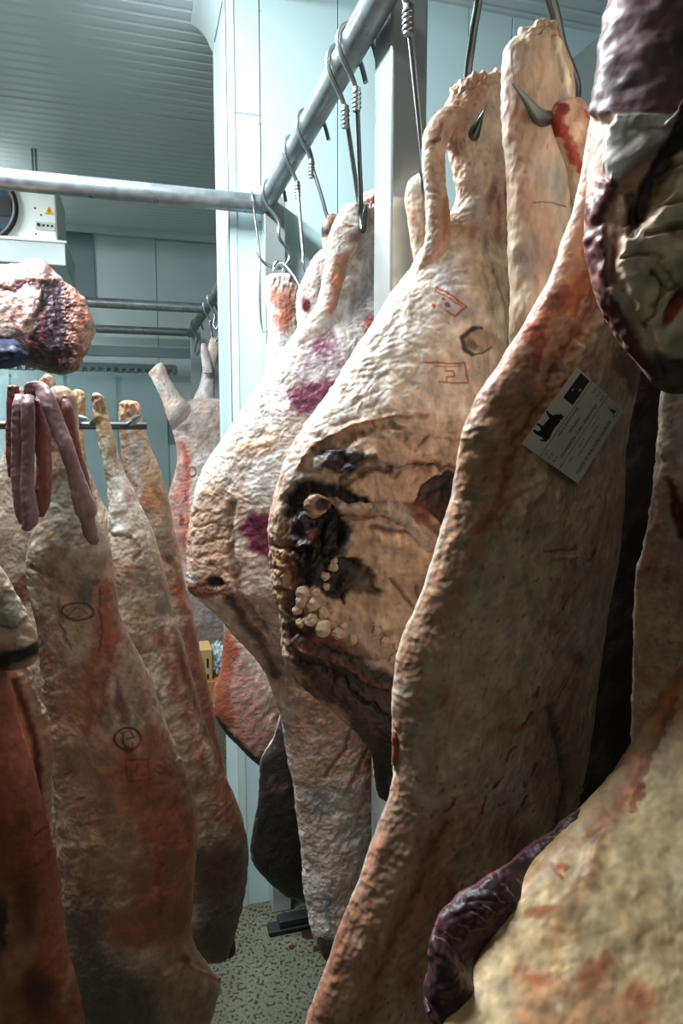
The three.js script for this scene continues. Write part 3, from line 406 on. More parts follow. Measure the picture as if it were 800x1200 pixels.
// M2, showing the inside of the pelvis
const m2 = carcass('beef_carcass', 'middle beef side turned to show its fatty inside, dark pelvic cuts and curved bone', 'carcass', {
  style: 'beef', d: 1.02, th: 0.03, nu: 260, nv: 520, tex: [1280, 2048], lump: 0.008, bump: 0.005,
  cap: 0.006, rag: 0.012, rows: [[88, 548, 589, 0.022], [95, 541, 592, 0.024], [108, 530, 593, 0.026], [130, 520, 595], [150, 514, 596, 0.03], [172, 524, 597], [200, 532, 598], [235, 532, 598], [262, 516, 598, 0.032], [285, 500, 599], [310, 484, 599, 0.038], [340, 462, 600, 0.05], [380, 437, 600, 0.065], [420, 411, 600, 0.075], [460, 384, 597, 0.08], [500, 357, 594, 0.085], [540, 335, 592], [580, 321, 589, 0.08], [620, 315, 587], [660, 317, 586], [700, 324, 584, 0.075], [740, 329, 590], [772, 333, 580, 0.07], [800, 350, 562, 0.06], [830, 383, 540], [858, 416, 520, 0.05], [885, 436, 508, 0.04], [915, 441, 492, 0.03], [938, 447, 478, 0.02]],
  over: [
    PG([[470, 300], [520, 270], [590, 270], [600, 420], [560, 520], [400, 500], [350, 560], [330, 560], [430, 400]], 0xe9dfcd, 0.55, { soft: 24, w: 20 }),
    PG([[452, 350], [500, 290], [540, 300], [500, 380], [440, 440], [380, 520], [345, 560], [340, 545]], 0xf1efe8, 0.65, { soft: 18, w: 14 }),
    EL(505, 330, 12, 20, 0.3, 0x9da3b4, 0.55, { soft: 10 }), EL(514, 360, 16, 14, 0.3, 0xa9a6b0, 0.6, { soft: 8 }), EL(545, 250, 8, 22, 0, 0xa3a8a6, 0.7, { soft: 8 }), EL(566, 225, 5, 18, 0.2, 0x5a2a3c, 0.75, { w: 4 }), EL(575, 238, 4, 10, 0, 0x5a2438, 0.7, { w: 4 }), EL(574, 270, 4, 16, -0.1, 0x8a4636, 0.7, { w: 4 }), EL(543, 270, 5, 8, 0, 0x8a4a38, 0.6), EL(556, 285, 3, 8, 0, 0x5a5058, 0.7, { w: 3 }), 
    LN([[590, 220], [594, 260], [592, 330], [596, 380]], 12, 0x3a4048, 0.75, { soft: 4 }), LN([[560, 310], [572, 360], [580, 420]], 2, 0x8a6a58, 0.7), LN([[548, 310], [556, 360]], 1.5, 0x94745e, 0.6),
    EL(565, 130, 10, 12, 0, 0xa08a80, 0.5), EL(528, 168, 10, 8, 0, 0x7c5a52, 0.6, { w: 8 }), EL(515, 165, 6, 10, 0, 0x74504c, 0.5),
    // ink stamps
    LN([[495, 338], [523, 360], [509, 371], [500, 366]], 2.0, 0xa0442c, 0.85, { soft: 1, w: 1 }), LN([[495, 344], [518, 360]], 1.6, 0xa0442c, 0.8, { soft: 1, w: 1 }), LN([[495, 338], [492, 346]], 1.6, 0xa0442c, 0.6, { soft: 1, w: 1 }), EL(503, 359, 3, 3, 0, 0x4a4a66, 0.8, { soft: 1, w: 1 }), EL(489, 360, 2, 3, 0, 0xa0442c, 0.8, { soft: 1, w: 1 }), EL(500, 352, 2, 2, 0, 0xa0442c, 0.7, { soft: 1, w: 1 }),
    LN([[472, 424], [516, 425], [518, 448], [486, 447]], 2.0, 0x96442e, 0.75, { soft: 1, w: 1.5 }), LN([[494, 434], [503, 434], [503, 440], [494, 441], [494, 447]], 2, 0x96442e, 0.75, { soft: 1, w: 1 }), LN([[482, 429], [512, 428]], 1.4, 0x96442e, 0.55, { soft: 1, w: 1 }),
    EL(538, 398, 22, 15, 0.1, 0xa88a6c, 0.7, { soft: 3 }), LN([[528, 384], [514, 394], [518, 410], [525, 415]], 5, 0x2c211c, 0.95, { soft: 2 }), LN([[525, 415], [540, 414], [552, 406]], 2, 0x5a3c26, 0.8, { soft: 1 }), LN([[528, 384], [540, 383]], 3, 0x3a2a22, 0.85), EL(526, 401, 9, 10, 0, 0x4a382e, 0.7, { w: 8 }),
    // fold above the cavity, then the inside
    PG([[355, 525], [400, 500], [450, 492], [520, 486], [610, 470], [610, 610], [520, 800], [465, 812], [330, 740], [318, 650], [318, 600]], 0xc2a68c, 0.6, { soft: 6 }),
    LN([[346, 545], [362, 522], [392, 500], [430, 490], [470, 486]], 5, 0x9c6a44, 0.85, { h: 0.006, soft: 4 }), LN([[362, 532], [396, 510], [432, 500]], 8, 0x8a7058, 0.5, { h: -0.008, soft: 6 }),
    ...Array.from({ length: 26 }, (_, i) => EL(372 + (i * 37) % 150, 506 + (i * 23) % 46, 7 + i % 5, 4 + i % 3, (i % 7) * 0.4 - 1, i % 3 ? 0xd2bba2 : 0xa88c74, 0.5, { h: 0.0022, soft: 5, w: 8 })), ...Array.from({ length: 16 }, (_, i) => EL(410 + (i * 41) % 95, 640 + (i * 29) % 120, 8 + i % 5, 4 + i % 4, 0.7, i % 2 ? 0xccb094 : 0x9a7a60, 0.45, { h: i % 2 ? 0.003 : -0.002, soft: 5, w: 10 })),
    ...[0, 1, 2, 3, 4, 5, 6].map(i => LN([[415 + i * 24, 500 + (i % 3) * 7], [432 + i * 23, 512 + (i % 2) * 8], [450 + i * 22, 508 + (i % 3) * 6]], 4, 0xa88a6c, 0.6, { h: -0.005, w: 12 })),
    ...[0, 1, 2, 3, 4].map(i => LN([[395 + i * 28, 545 - i * 2], [405 + i * 28, 556 - i], [425 + i * 27, 552 - i * 2]], 5, 0x8c6c52, 0.6, { h: -0.006, w: 12 })),
    LN([[380, 560], [440, 545], [480, 550], [540, 545]], 6, 0x5c4a40, 0.55, { h: -0.008, w: 14 }),
    EL(382, 540, 20, 15, 0, 0x32262e, 0.95, { h: 0.008, b: 0.1 }), EL(408, 538, 12, 8, 0.4, 0x38302f, 0.8, { w: 10 }), 
    PG([[328, 580], [346, 564], [380, 566], [408, 580], [410, 600], [384, 604], [362, 612], [358, 640], [338, 650], [322, 640], [322, 600]], 0x1f1719, 0.96, { h: -0.010, soft: 4 }),
    EL(342, 622, 15, 20, 0.1, 0x38191f, 0.95, { h: 0.010, soft: 4 }), EL(345, 650, 14, 14, 0, 0x2a1318, 0.95, { h: 0.010, soft: 4 }), EL(368, 630, 12, 20, 0.1, 0x1c1416, 0.95, { h: -0.012, soft: 4 }), EL(350, 628, 5, 6, 0, 0xa06064, 0.7, { w: 4 }),
    PG([[328, 640], [362, 640], [390, 656], [404, 672], [420, 692], [396, 700], [386, 710], [368, 700], [350, 690], [332, 690]], 0x19110f, 0.97, { h: -0.012, soft: 3, w: 12 }), PG([[356, 606], [376, 604], [388, 620], [384, 650], [366, 652]], 0x1c1414, 0.95, { soft: 4, w: 6 }), 
    LN([[332, 640], [338, 690], [336, 730], [345, 750]], 10, 0x4a2424, 0.8, { w: 10 }),
    PG([[452, 592], [462, 572], [490, 556], [530, 548], [570, 552], [570, 640], [540, 664], [520, 668], [500, 640], [478, 606]], 0x35201c, 0.95, { h: -0.008, soft: 4, w: 10 }), PG([[478, 575], [512, 558], [540, 556], [540, 576], [500, 592]], 0x181414, 0.9, { soft: 6, w: 10 }), PG([[440, 590], [470, 584], [480, 606], [458, 612]], 0x6a3428, 0.8),
    LN([[486, 648], [494, 668], [500, 690]], 10, 0x15100f, 0.9, { h: -0.01 }),
    LN([[440, 606], [470, 612], [492, 630], [508, 648], [524, 660]], 8, 0x7a4f3c, 0.75, { h: -0.008, soft: 4 }), LN([[408, 618], [450, 624], [478, 645], [494, 668]], 5, 0x4a332a, 0.75, { h: -0.006, soft: 3 }), 
    PG([[412, 622], [450, 626], [476, 648], [490, 672], [480, 676], [450, 650], [420, 640]], 0xd2b492, 0.8, { h: 0.004 }), 
    PG([[400, 640], [470, 660], [500, 700], [510, 800], [470, 812], [420, 750], [390, 700]], 0xb4977a, 0.6, { soft: 10 }), LN([[432, 680], [460, 720], [492, 750]], 3, 0x55402f, 0.7, { h: -0.005 }), LN([[458, 690], [466, 715], [462, 725]], 3, 0x55402f, 0.7, { h: -0.005 }),
    ...[[440, 738], [452, 752], [466, 760], [478, 770], [458, 778], [436, 760], [484, 790], [424, 735], [446, 765]].map(([x, y], i) => EL(x, y, 7 + (i % 3) * 2, 6, i, 0xd8bd9c, 0.6, { h: 0.006, soft: 4, w: 4 })),
    PG([[318, 600], [328, 610], [336, 690], [330, 720], [322, 690]], 0xc99a74, 0.8, { h: 0.004 }), ...[640, 665, 690].map(y => LN([[318, y], [336, y + 3]], 3, 0x7a4c34, 0.8, { h: -0.005 })),
    PG([[328, 722], [346, 728], [380, 756], [420, 784], [465, 806], [510, 812], [512, 940], [440, 940], [400, 845], [345, 792], [328, 760]], 0x3e2720, 0.93, { soft: 5, w: 8 }), PG([[332, 726], [350, 724], [384, 742], [420, 772], [390, 772], [350, 750]], 0x7a5040, 0.85, { h: 0.006 }), LN([[338, 752], [372, 776], [420, 806], [465, 826]], 7, 0x6a4436, 0.7, { h: 0.007, w: 10 }), EL(344, 757, 10, 7, 0.3, 0x8a5a48, 0.8, { h: 0.006 }), LN([[345, 770], [400, 815], [445, 850]], 5, 0x1c100e, 0.8, { h: -0.006, w: 8 }), PG([[430, 858], [512, 850], [512, 940], [440, 940]], 0x160f0e, 0.85, { soft: 8 }),
  ],
}, [
  ['tendon', { style: 'beef', d: 1.0, th: 0.016, nu: 60, nv: 140, tex: [256, 512], lump: 0.006, e: 0.7, am: [0.25, 0.3, 0.25, 0.2], rows: [[126, 522, 544, 0.01], [138, 508, 540, 0.014], [150, 499, 533, 0.016], [162, 494, 526], [180, 492, 521], [205, 493, 522], [235, 497, 525], [262, 498, 527], [285, 497, 526, 0.014], [312, 490, 522, 0.008], [330, 486, 514, 0.005]], over: [LN([[506, 163], [502, 166]], 6, 0x4a3a3a, 0.8), PG([[512, 230], [524, 220], [524, 270], [514, 282]], 0x8f5236, 0.7, { soft: 4 }), LN([[497, 180], [500, 250], [498, 290]], 5, 0xf4eadc, 0.7), LN([[512, 145], [505, 160]], 3, 0x8a4a34, 0.8)] }, 'pale heel tendon with a gap behind it'],
]);
{ const rows = [[[360, 612], [378, 604], 0.0100], [[354, 596], [386, 598], 0.0160], [[362, 580], [392, 586], 0.0180], [[386, 581], [394, 597], 0.0120], [[404, 591], [402, 607], 0.0097], [[423, 593], [421, 609], 0.0090], [[446, 589], [442, 607], 0.0090], [[471, 593], [459, 609], 0.0090], [[488, 610], [476, 622], 0.0083], [[503, 629], [491, 641], 0.0075], [[518, 644], [510, 656], 0.0067], [[534, 655], [530, 665], 0.0045]];
  for (const r of rows) r.push(surfaceDepth(m2.children[0], (r[0][0] + r[1][0]) / 2, (r[0][1] + r[1][1]) / 2) + 0.002);
  for (let i = 0; i < 4; i++) rows[i][3] += 0.004;
  rows[rows.length - 1][3] += 0.008;
  loftMesh('pelvic_bone', { style: 'shin', am: [0.7, 0.3, 0.5, 0.4], d: 0.968, th: 0.010, nu: 50, nv: 200, tex: [192, 640], lump: 0.009, e: 0.8, cap: 0.02, wr: 0.9, rows, over: [LN([[356, 600], [364, 582], [384, 578], [398, 594], [420, 600]], 30, 0xa57860, 0.55, { soft: 8, w: 8 }), EL(374, 593, 9, 8, 0, 0x4c2c2e, 0.95, { w: 3, h: -0.008, soft: 3 }), LN([[392, 592], [450, 597], [476, 607], [500, 632]], 5, 0xe2cdb2, 0.6), LN([[400, 604], [446, 607], [470, 618]], 4, 0x7a4a3a, 0.6, { h: -0.003 })] }, m2, 'curved cream pelvic bone');
}
{ // loose lumps of kidney fat on the inside of the middle side
  const lumpGeo = [0, 1, 2].map(k => { const g0 = new THREE.IcosahedronGeometry(1, 6); g0.deleteAttribute('uv'); g0.deleteAttribute('normal'); const g = mergeVertices(g0); const P = g.attributes.position; for (let i = 0; i < P.count; i++) { const x = P.getX(i), y = P.getY(i), z = P.getZ(i), s = 1 + 0.35 * noise(x * 1.3 + k * 7, y * 1.3, z * 1.3) + 0.1 * noise(x * 4, y * 4 + k, z * 4); P.setXYZ(i, x * s, y * s, z * s); } g.computeVertexNormals(); return g; });
  const lm = new THREE.MeshPhysicalMaterial({ color: 0xd6ba9c, roughness: 0.55, clearcoat: 0.1 });
  const fats = [[354, 690, 9], [351, 707, 8], [366, 712, 9], [347, 718, 7], [378, 722, 8], [362, 728, 9], [376, 738, 11], [392, 742, 8], [390, 726, 6], [348, 730, 6], [368, 696, 5], [385, 690, 5], [388, 668, 6], [394, 660, 5], [384, 677, 6], [405, 735, 5], [417, 748, 6], [440, 742, 6], [452, 756, 7], [468, 762, 6], [460, 776, 6], [478, 782, 6]];
  const b = m2.children[0]; b.updateMatrixWorld(true); m2.updateMatrixWorld(true);
  const P = b.geometry.attributes.position, v = V3();
  fats.forEach(([x, y, r], i) => {
    const dir = at(x, y, 1).sub(CAM).normalize(); let best = null, bd = 1e9;     // the surface point under each lump
    for (let k = 0; k < P.count; k++) { v.fromBufferAttribute(P, k); const w = v.clone().sub(CAM), al = w.dot(dir), off = w.addScaledVector(dir, -al).lengthSq(); if (off < 2.5e-5 && al < bd) { bd = al; best = v.clone(); } }
    const m = mesh('fat_lump', lumpGeo[i % 3], lm, m2); const s = r / 870; m.position.copy(best); m.scale.set(s * 1.05, s * 0.95, s * 0.85); m.rotation.set(i, i * 1.7, 0);
    m.rotation.set(0, 0, i * 1.3);
  });
}
// a shank behind the middle side
const m2b = carcass('beef_carcass', 'narrow pale shank just visible between the broad steel post and the middle side', 'carcass', {
  style: 'bone', d: 1.235, th: 0.02, nu: 50, nv: 90, tex: [192, 384], lump: 0.005,
  rows: [[203, 484, 500, 0.012], [212, 478, 508, 0.02], [232, 474, 512], [250, 476, 512], [270, 479, 512], [300, 484, 514], [330, 488, 518], [400, 488, 540, 0.03], [520, 480, 560, 0.045], [680, 480, 560], [800, 500, 550, 0.02]],
  over: [EL(480, 255, 5, 8, 0, 0xb5765c, 0.7, { w: 4 })],
});
// M2c, the tall shank
const m2c = carcass('beef_carcass', 'tall beef shank with a dark hook point and a bloody knuckle', 'carcass', {
  style: 'shin', d: 0.88, th: 0.028, nu: 120, nv: 260, tex: [640, 1024], lump: 0.005, bump: 0.004, stretch: [1, 0.5, 1],
  cap: 0.006, rag: 0.012, rows: [[28, 622, 645, 0.018], [40, 612, 650, 0.02], [54, 594, 656, 0.024], [68, 590, 662], [90, 589, 668, 0.028], [125, 589, 672], [160, 591, 674], [190, 594, 672], [230, 596, 668], [280, 597, 664], [330, 597, 660], [380, 597, 656, 0.032], [430, 600, 656, 0.032, 0.92], [520, 616, 656, 0.025, 0.96], [640, 618, 660, 0.03, 1.0], [760, 620, 650, 0.015, 1.0]],
  over: [EL(645, 118, 8, 12, 0.3, 0x8a8494, 0.75, { soft: 5 }), LN([[640, 45], [650, 90], [672, 140], [690, 160]], 9, 0xf0e4cc, 0.8, { h: 0.004 }), LN([[655, 60], [668, 110], [684, 140]], 4, 0xb89a80, 0.6, { h: -0.003 }), EL(605, 138, 8, 8, 0, 0x9a5a48, 0.6, { w: 6 }), EL(620, 135, 6, 5, 0, 0xa05038, 0.7, { w: 6 }), EL(636, 210, 8, 20, 0, 0x8f9698, 0.75, { soft: 8 }), EL(618, 205, 5, 12, 0, 0x9aa0a0, 0.6, { soft: 6 }), EL(612, 300, 10, 26, 0.1, 0x7d8186, 0.7, { soft: 8, w: 10 }), EL(640, 320, 10, 20, 0, 0x8a8484, 0.6, { soft: 8, w: 10 }), LN([[612, 236], [632, 236], [650, 242]], 1.5, 0x5a4a44, 0.8, { soft: 1 }), EL(655, 290, 4, 8, 0, 0x8e5040, 0.6), EL(595, 70, 6, 12, 0, 0xf4ece0, 0.7)],
}, [
  ['knuckle', { style: 'bone', d: 0.855, th: 0.02, nu: 60, nv: 120, tex: [256, 384], lump: 0.004, rows: [[116, 654, 676, 0.012], [126, 646, 684, 0.018], [140, 643, 690], [158, 647, 691], [176, 654, 690, 0.016], [196, 662, 688], [220, 668, 686, 0.012], [245, 672, 684, 0.006]], over: [LN([[652, 124], [648, 142], [652, 156]], 10, 0x8c2418, 0.92, { w: 6 }), LN([[652, 156], [662, 180], [676, 200]], 7, 0x9a2e1c, 0.9, { w: 6 }), LN([[676, 128], [688, 145], [680, 176]], 6, 0xa83a22, 0.8, { w: 6 }), EL(668, 155, 8, 14, 0.2, 0xecd0b4, 0.8)] }, 'bloody knuckle'],
]);
// M3, the large near side with the paper label
const m3 = carcass('beef_carcass', 'largest near beef side with a folded flank edge and a paper label stuck on it', 'carcass', {
  style: 'beef', d: 0.78, th: 0.04, skew: 0.07, nu: 260, nv: 520, tex: [1280, 2048], lump: 0.006, wr: 0.32, bump: 0.0055, back: 0.6, am: [0.55, 0.25, 0.4, 0.6],
  rows: [[-120, 752, 860, 0.03], [-40, 740, 860, 0.035], [20, 720, 850], [70, 707, 840], [130, 697, 826], [190, 688, 812, 0.04], [240, 676, 796], [290, 659, 780], [340, 640, 764, 0.045], [400, 606, 748], [450, 572, 736, 0.05], [490, 550, 728], [530, 538, 722], [590, 530, 714, 0.06], [640, 515, 708], [700, 494, 700], [760, 470, 692, 0.065], [820, 465, 684], [880, 464, 674], [930, 458, 664], [970, 443, 656, 0.06], [1020, 423, 648], [1080, 402, 640], [1140, 382, 632, 0.055], [1200, 360, 626], [1260, 350, 616, 0.05], [1310, 380, 600, 0.03]],
  over: [
    // the outer strip beside the fold, darker and orange
    PG([[715, 10], [735, 60], [708, 230], [668, 350], [620, 450], [585, 540], [568, 600], [540, 640], [520, 690], [470, 800], [440, 800], [520, 560], [560, 440], [640, 320], [685, 180], [700, 60]], 0xb87a55, 0.6, { soft: 8, w: 10 }),
    LN([[706, 240], [690, 300], [660, 370], [622, 440], [590, 520], [574, 570], [555, 610]], 11, 0xe8d3b6, 0.7, { h: 0.007, soft: 6, w: 8 }),
    LN([[694, 250], [674, 310], [645, 372], [606, 440], [574, 510], [556, 565]], 7, 0x8a4a30, 0.5, { h: -0.007, soft: 5, w: 8 }),
    LN([[690, 240], [650, 335], [628, 372]], 8, 0xa8502c, 0.6, { w: 8 }), LN([[640, 335], [612, 392], [590, 430]], 7, 0x8c3c24, 0.75, { w: 8 }), LN([[558, 540], [546, 590], [532, 625]], 6, 0x9c4a34, 0.65, { w: 6 }), EL(545, 520, 10, 30, 0.35, 0xd5b391, 0.6, { h: 0.004 }),
    PG([[700, 100], [722, 60], [724, 150], [712, 250], [690, 300], [686, 220]], 0xa86a50, 0.7, { soft: 8, w: 10 }), LN([[696, 130], [700, 160], [694, 185]], 5, 0xe8cdb4, 0.7),
    PG([[600, 470], [690, 420], [720, 460], [700, 700], [640, 860], [500, 900], [480, 790], [540, 650]], 0xd2ba9c, 0.4, { soft: 24, w: 20 }),
    EL(655, 585, 24, 6, 0, 0xb5a089, 0.0, { h: 0 }), LN([[580, 648], [622, 649]], 3, 0xe0ccae, 0.7, { h: 0.004, soft: 2 }), LN([[580, 643], [620, 641]], 2, 0x6e543e, 0.7, { h: -0.003, soft: 1.5 }),
    EL(612, 538, 24, 20, 0.2, 0x9a5c44, 0.4, { soft: 12, w: 14 }), EL(620, 770, 12, 8, 0.3, 0x8a4030, 0.55, { w: 10 }), EL(550, 845, 16, 5, -0.3, 0xa0553a, 0.6, { w: 10 }), EL(586, 735, 20, 5, 0.1, 0x8a5a44, 0.4, { w: 12 }), EL(618, 690, 16, 5, -0.3, 0x96604a, 0.4, { w: 12 }), 
    ...[[570, 800], [605, 700], [560, 830], [545, 870], [520, 930], [560, 930], [600, 800], [640, 640], [570, 890], [490, 930], [535, 905], [600, 850]].map(([x, y], i) => LN([[x, y], [x - 5 - i % 4, y + 12 + i % 5]], 2.5, 0x6e3c2c, 0.75, { soft: 1.5, w: 5 })), EL(520, 1040, 5, 5, 0, 0x2c1410, 0.9, { w: 2, soft: 2 }),
    LN([[585, 830], [600, 870], [610, 920], [604, 980]], 12, 0x3e342c, 0.55, { soft: 8, h: -0.006 }), LN([[640, 920], [615, 960], [596, 1010]], 6, 0x6a4c3a, 0.5, { h: 0.006 }),
    PG([[480, 790], [462, 900], [470, 960], [440, 1010], [400, 1120], [360, 1230], [350, 1200], [400, 1040], [450, 930], [455, 850]], 0xb06e4e, 0.6, { soft: 8, w: 10 }), LN([[470, 960], [440, 1030], [410, 1110], [384, 1190]], 11, 0xd2a986, 0.5, { h: 0.004, soft: 8 }), LN([[486, 960], [458, 1040], [425, 1120], [400, 1200]], 7, 0x7a4a34, 0.5, { h: -0.005, soft: 7 }),
    PG([[690, 390], [730, 380], [740, 460], [700, 470], [668, 430]], 0x4e3430, 0.7, { soft: 8, w: 14 }), EL(697, 395, 8, 10, 0.3, 0x3a2526, 0.7, { h: -0.005 }),
  ],
}, [
  ['red_strip', { style: 'red', d: 0.712, th: 0.006, nu: 24, nv: 50, tex: [64, 192], lump: 0.002, rows: [[855, 461, 467, 0.004], [868, 459, 468, 0.006], [885, 459, 467], [897, 458, 466, 0.004]] }, 'thin orange-red strip hanging from the edge'],
]);
// M4, the purple leg at top right
const m4 = carcass('beef_carcass', 'purple leg muscle with silver tendon band above a hollow of cream fat', 'carcass', {
  style: 'beef', d: 0.60, th: 0.045, skew: -0.02, nu: 220, nv: 300, tex: [1024, 1024], lump: 0.004, bump: 0.0022, wr: 0.25, gloss: 0.45,
  rows: [[-150, 760, 940, 0.035], [-90, 748, 940, 0.045], [-30, 730, 936, 0.05], [20, 716, 930], [70, 708, 924], [120, 701, 920], [165, 694, 914], [210, 688, 906, 0.05], [255, 686, 896], [300, 689, 884], [340, 697, 868, 0.045], [380, 715, 852, 0.04], [415, 738, 836, 0.035], [442, 758, 824, 0.026], [462, 772, 812, 0.015]],
  over: [
    PG([[680, -160], [960, -160], [960, 40], [800, 84], [762, 128], [700, 140], [690, 130]], 0x75595f, 1, { soft: 4, w: 5, h: 0.010 }), PG([[720, 20], [745, 0], [748, 80], [730, 130], [708, 130]], 0x8c7880, 0.6, { soft: 10 }), EL(770, 50, 20, 36, 0.3, 0x5c4046, 0.6, { soft: 12, w: 8 }), LN([[780, 60], [770, 90], [756, 115]], 8, 0x7a5c60, 0.6, { w: 10 }),
    PG([[800, 62], [930, 20], [930, 130], [800, 132], [770, 150], [745, 165], [752, 140], [780, 96]], 0x3a2222, 0.85, { soft: 5 }), LN([[812, 78], [780, 108], [752, 146]], 10, 0x6a2a2a, 0.75, { h: 0.008, w: 6 }),
    PG([[708, 138], [762, 130], [752, 158], [722, 182], [700, 212], [696, 180]], 0xcfccc4, 0.92, { soft: 3, w: 4, h: 0.010 }), LN([[722, 152], [752, 148]], 4, 0x8a6c68, 0.6, { w: 6 }), LN([[712, 165], [702, 205]], 6, 0xf0f2f4, 0.6),
    PG([[744, 168], [770, 138], [830, 112], [960, 100], [960, 150], [840, 156], [778, 166], [748, 200], [730, 256], [714, 262], [718, 222]], 0x2a1d1c, 0.9, { soft: 4, h: -0.010 }),
    PG([[758, 176], [790, 152], [850, 146], [960, 150], [930, 240], [870, 320], [800, 420], [776, 420], [730, 360], [708, 310], [712, 278], [740, 250], [760, 200]], 0xd6c3a8, 1, { soft: 5, h: 0.010, w: 4 }),
    LN([[768, 180], [738, 200], [745, 238], [768, 232]], 5, 0x9c8062, 0.5, { h: -0.005, w: 8 }), LN([[735, 275], [760, 268], [782, 282], [775, 310], [790, 330]], 6, 0x8e7256, 0.5, { h: -0.005, w: 10 }), LN([[716, 300], [745, 305], [760, 335], [742, 355]], 5, 0x9a7c60, 0.4, { h: -0.004, w: 10 }), LN([[765, 255], [800, 262]], 5, 0x8e7256, 0.4, { h: -0.004, w: 10 }), LN([[758, 188], [785, 190]], 3, 0x7a6048, 0.7, { h: -0.004, w: 8 }), LN([[740, 320], [752, 340], [740, 380]], 4, 0x9a7c60, 0.6, { h: -0.005, w: 8 }), EL(745, 218, 10, 14, 0.3, 0xa08868, 0.6, { h: -0.006 }), EL(762, 275, 14, 8, 0.3, 0xa08868, 0.6, { h: -0.006 }),
    EL(765, 357, 7, 22, 0.18, 0x8c3018, 0.9, { w: 4, soft: 2, h: -0.004 }),
    LN([[698, 215], [690, 250], [692, 300], [700, 335], [716, 370], [745, 410], [770, 440]], 12, 0x5e3030, 1, { h: 0.005, soft: 3, w: 4 }), LN([[704, 260], [702, 300], [708, 335]], 5, 0x8c4a3a, 0.8, { w: 4 }), LN([[708, 335], [724, 365], [754, 402], [780, 440]], 5, 0xbfae9c, 0.8, { w: 3, h: 0.004 }), LN([[688, 255], [690, 300], [700, 345]], 3, 0xb08078, 0.6),
    LN([[714, 225], [722, 262], [718, 275]], 8, 0x554a44, 0.8, { h: -0.006 }),
    PG([[760, 410], [800, 420], [850, 380], [850, 480], [760, 480]], 0x2a1c1a, 0.85, { soft: 8 }),
  ],
});
// M5, right sliver
const m5 = carcass('beef_carcass', 'pale beef side at the right edge with a dark red slit near its top', 'carcass', {
  style: 'beef', d: 0.80, th: 0.04, skew: -0.04, nu: 140, nv: 300, tex: [640, 1024], lump: 0.007, bump: 0.005,
  rows: [[300, 812, 950, 0.02], [340, 800, 950, 0.03], [400, 784, 950, 0.04], [460, 776, 952], [520, 770, 954], [580, 763, 956, 0.05], [640, 753, 956], [700, 746, 954], [760, 742, 952], [820, 738, 950, 0.045], [870, 738, 950], [920, 748, 950], [1000, 760, 950], [1060, 790, 940, 0.02]],
  over: [PG([[784, 400], [800, 380], [830, 380], [820, 540], [790, 560], [772, 520]], 0xb9bab2, 0.6, { soft: 10 }), LN([[776, 520], [772, 570], [784, 620], [800, 660]], 8, 0xd8c6a8, 0.6, { h: 0.006 }), PG([[776, 560], [784, 590], [800, 600], [812, 640], [798, 652], [784, 630], [774, 600]], 0x4a1c16, 0.92, { soft: 3, h: -0.008, w: 4 }), LN([[774, 560], [790, 612], [800, 650]], 3, 0xa0502e, 0.8), EL(770, 680, 4, 6, 0, 0xa05a3c, 0.7), EL(766, 740, 3, 5, 0, 0x9a5a40, 0.7), EL(752, 840, 6, 12, 0, 0xa86c4c, 0.5)],
});
const m7 = carcass('beef_carcass', 'added beef side coloured near black for the shade right of the labelled side', 'carcass', {  // added side, its near-black colour stands in for deep shade in the gap
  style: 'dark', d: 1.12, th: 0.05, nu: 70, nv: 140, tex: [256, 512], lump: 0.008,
  rows: [[200, 740, 790, 0.02], [280, 710, 830, 0.04], [400, 690, 860, 0.06], [600, 670, 880], [800, 640, 880], [1000, 620, 860], [1150, 640, 800, 0.03]],
});
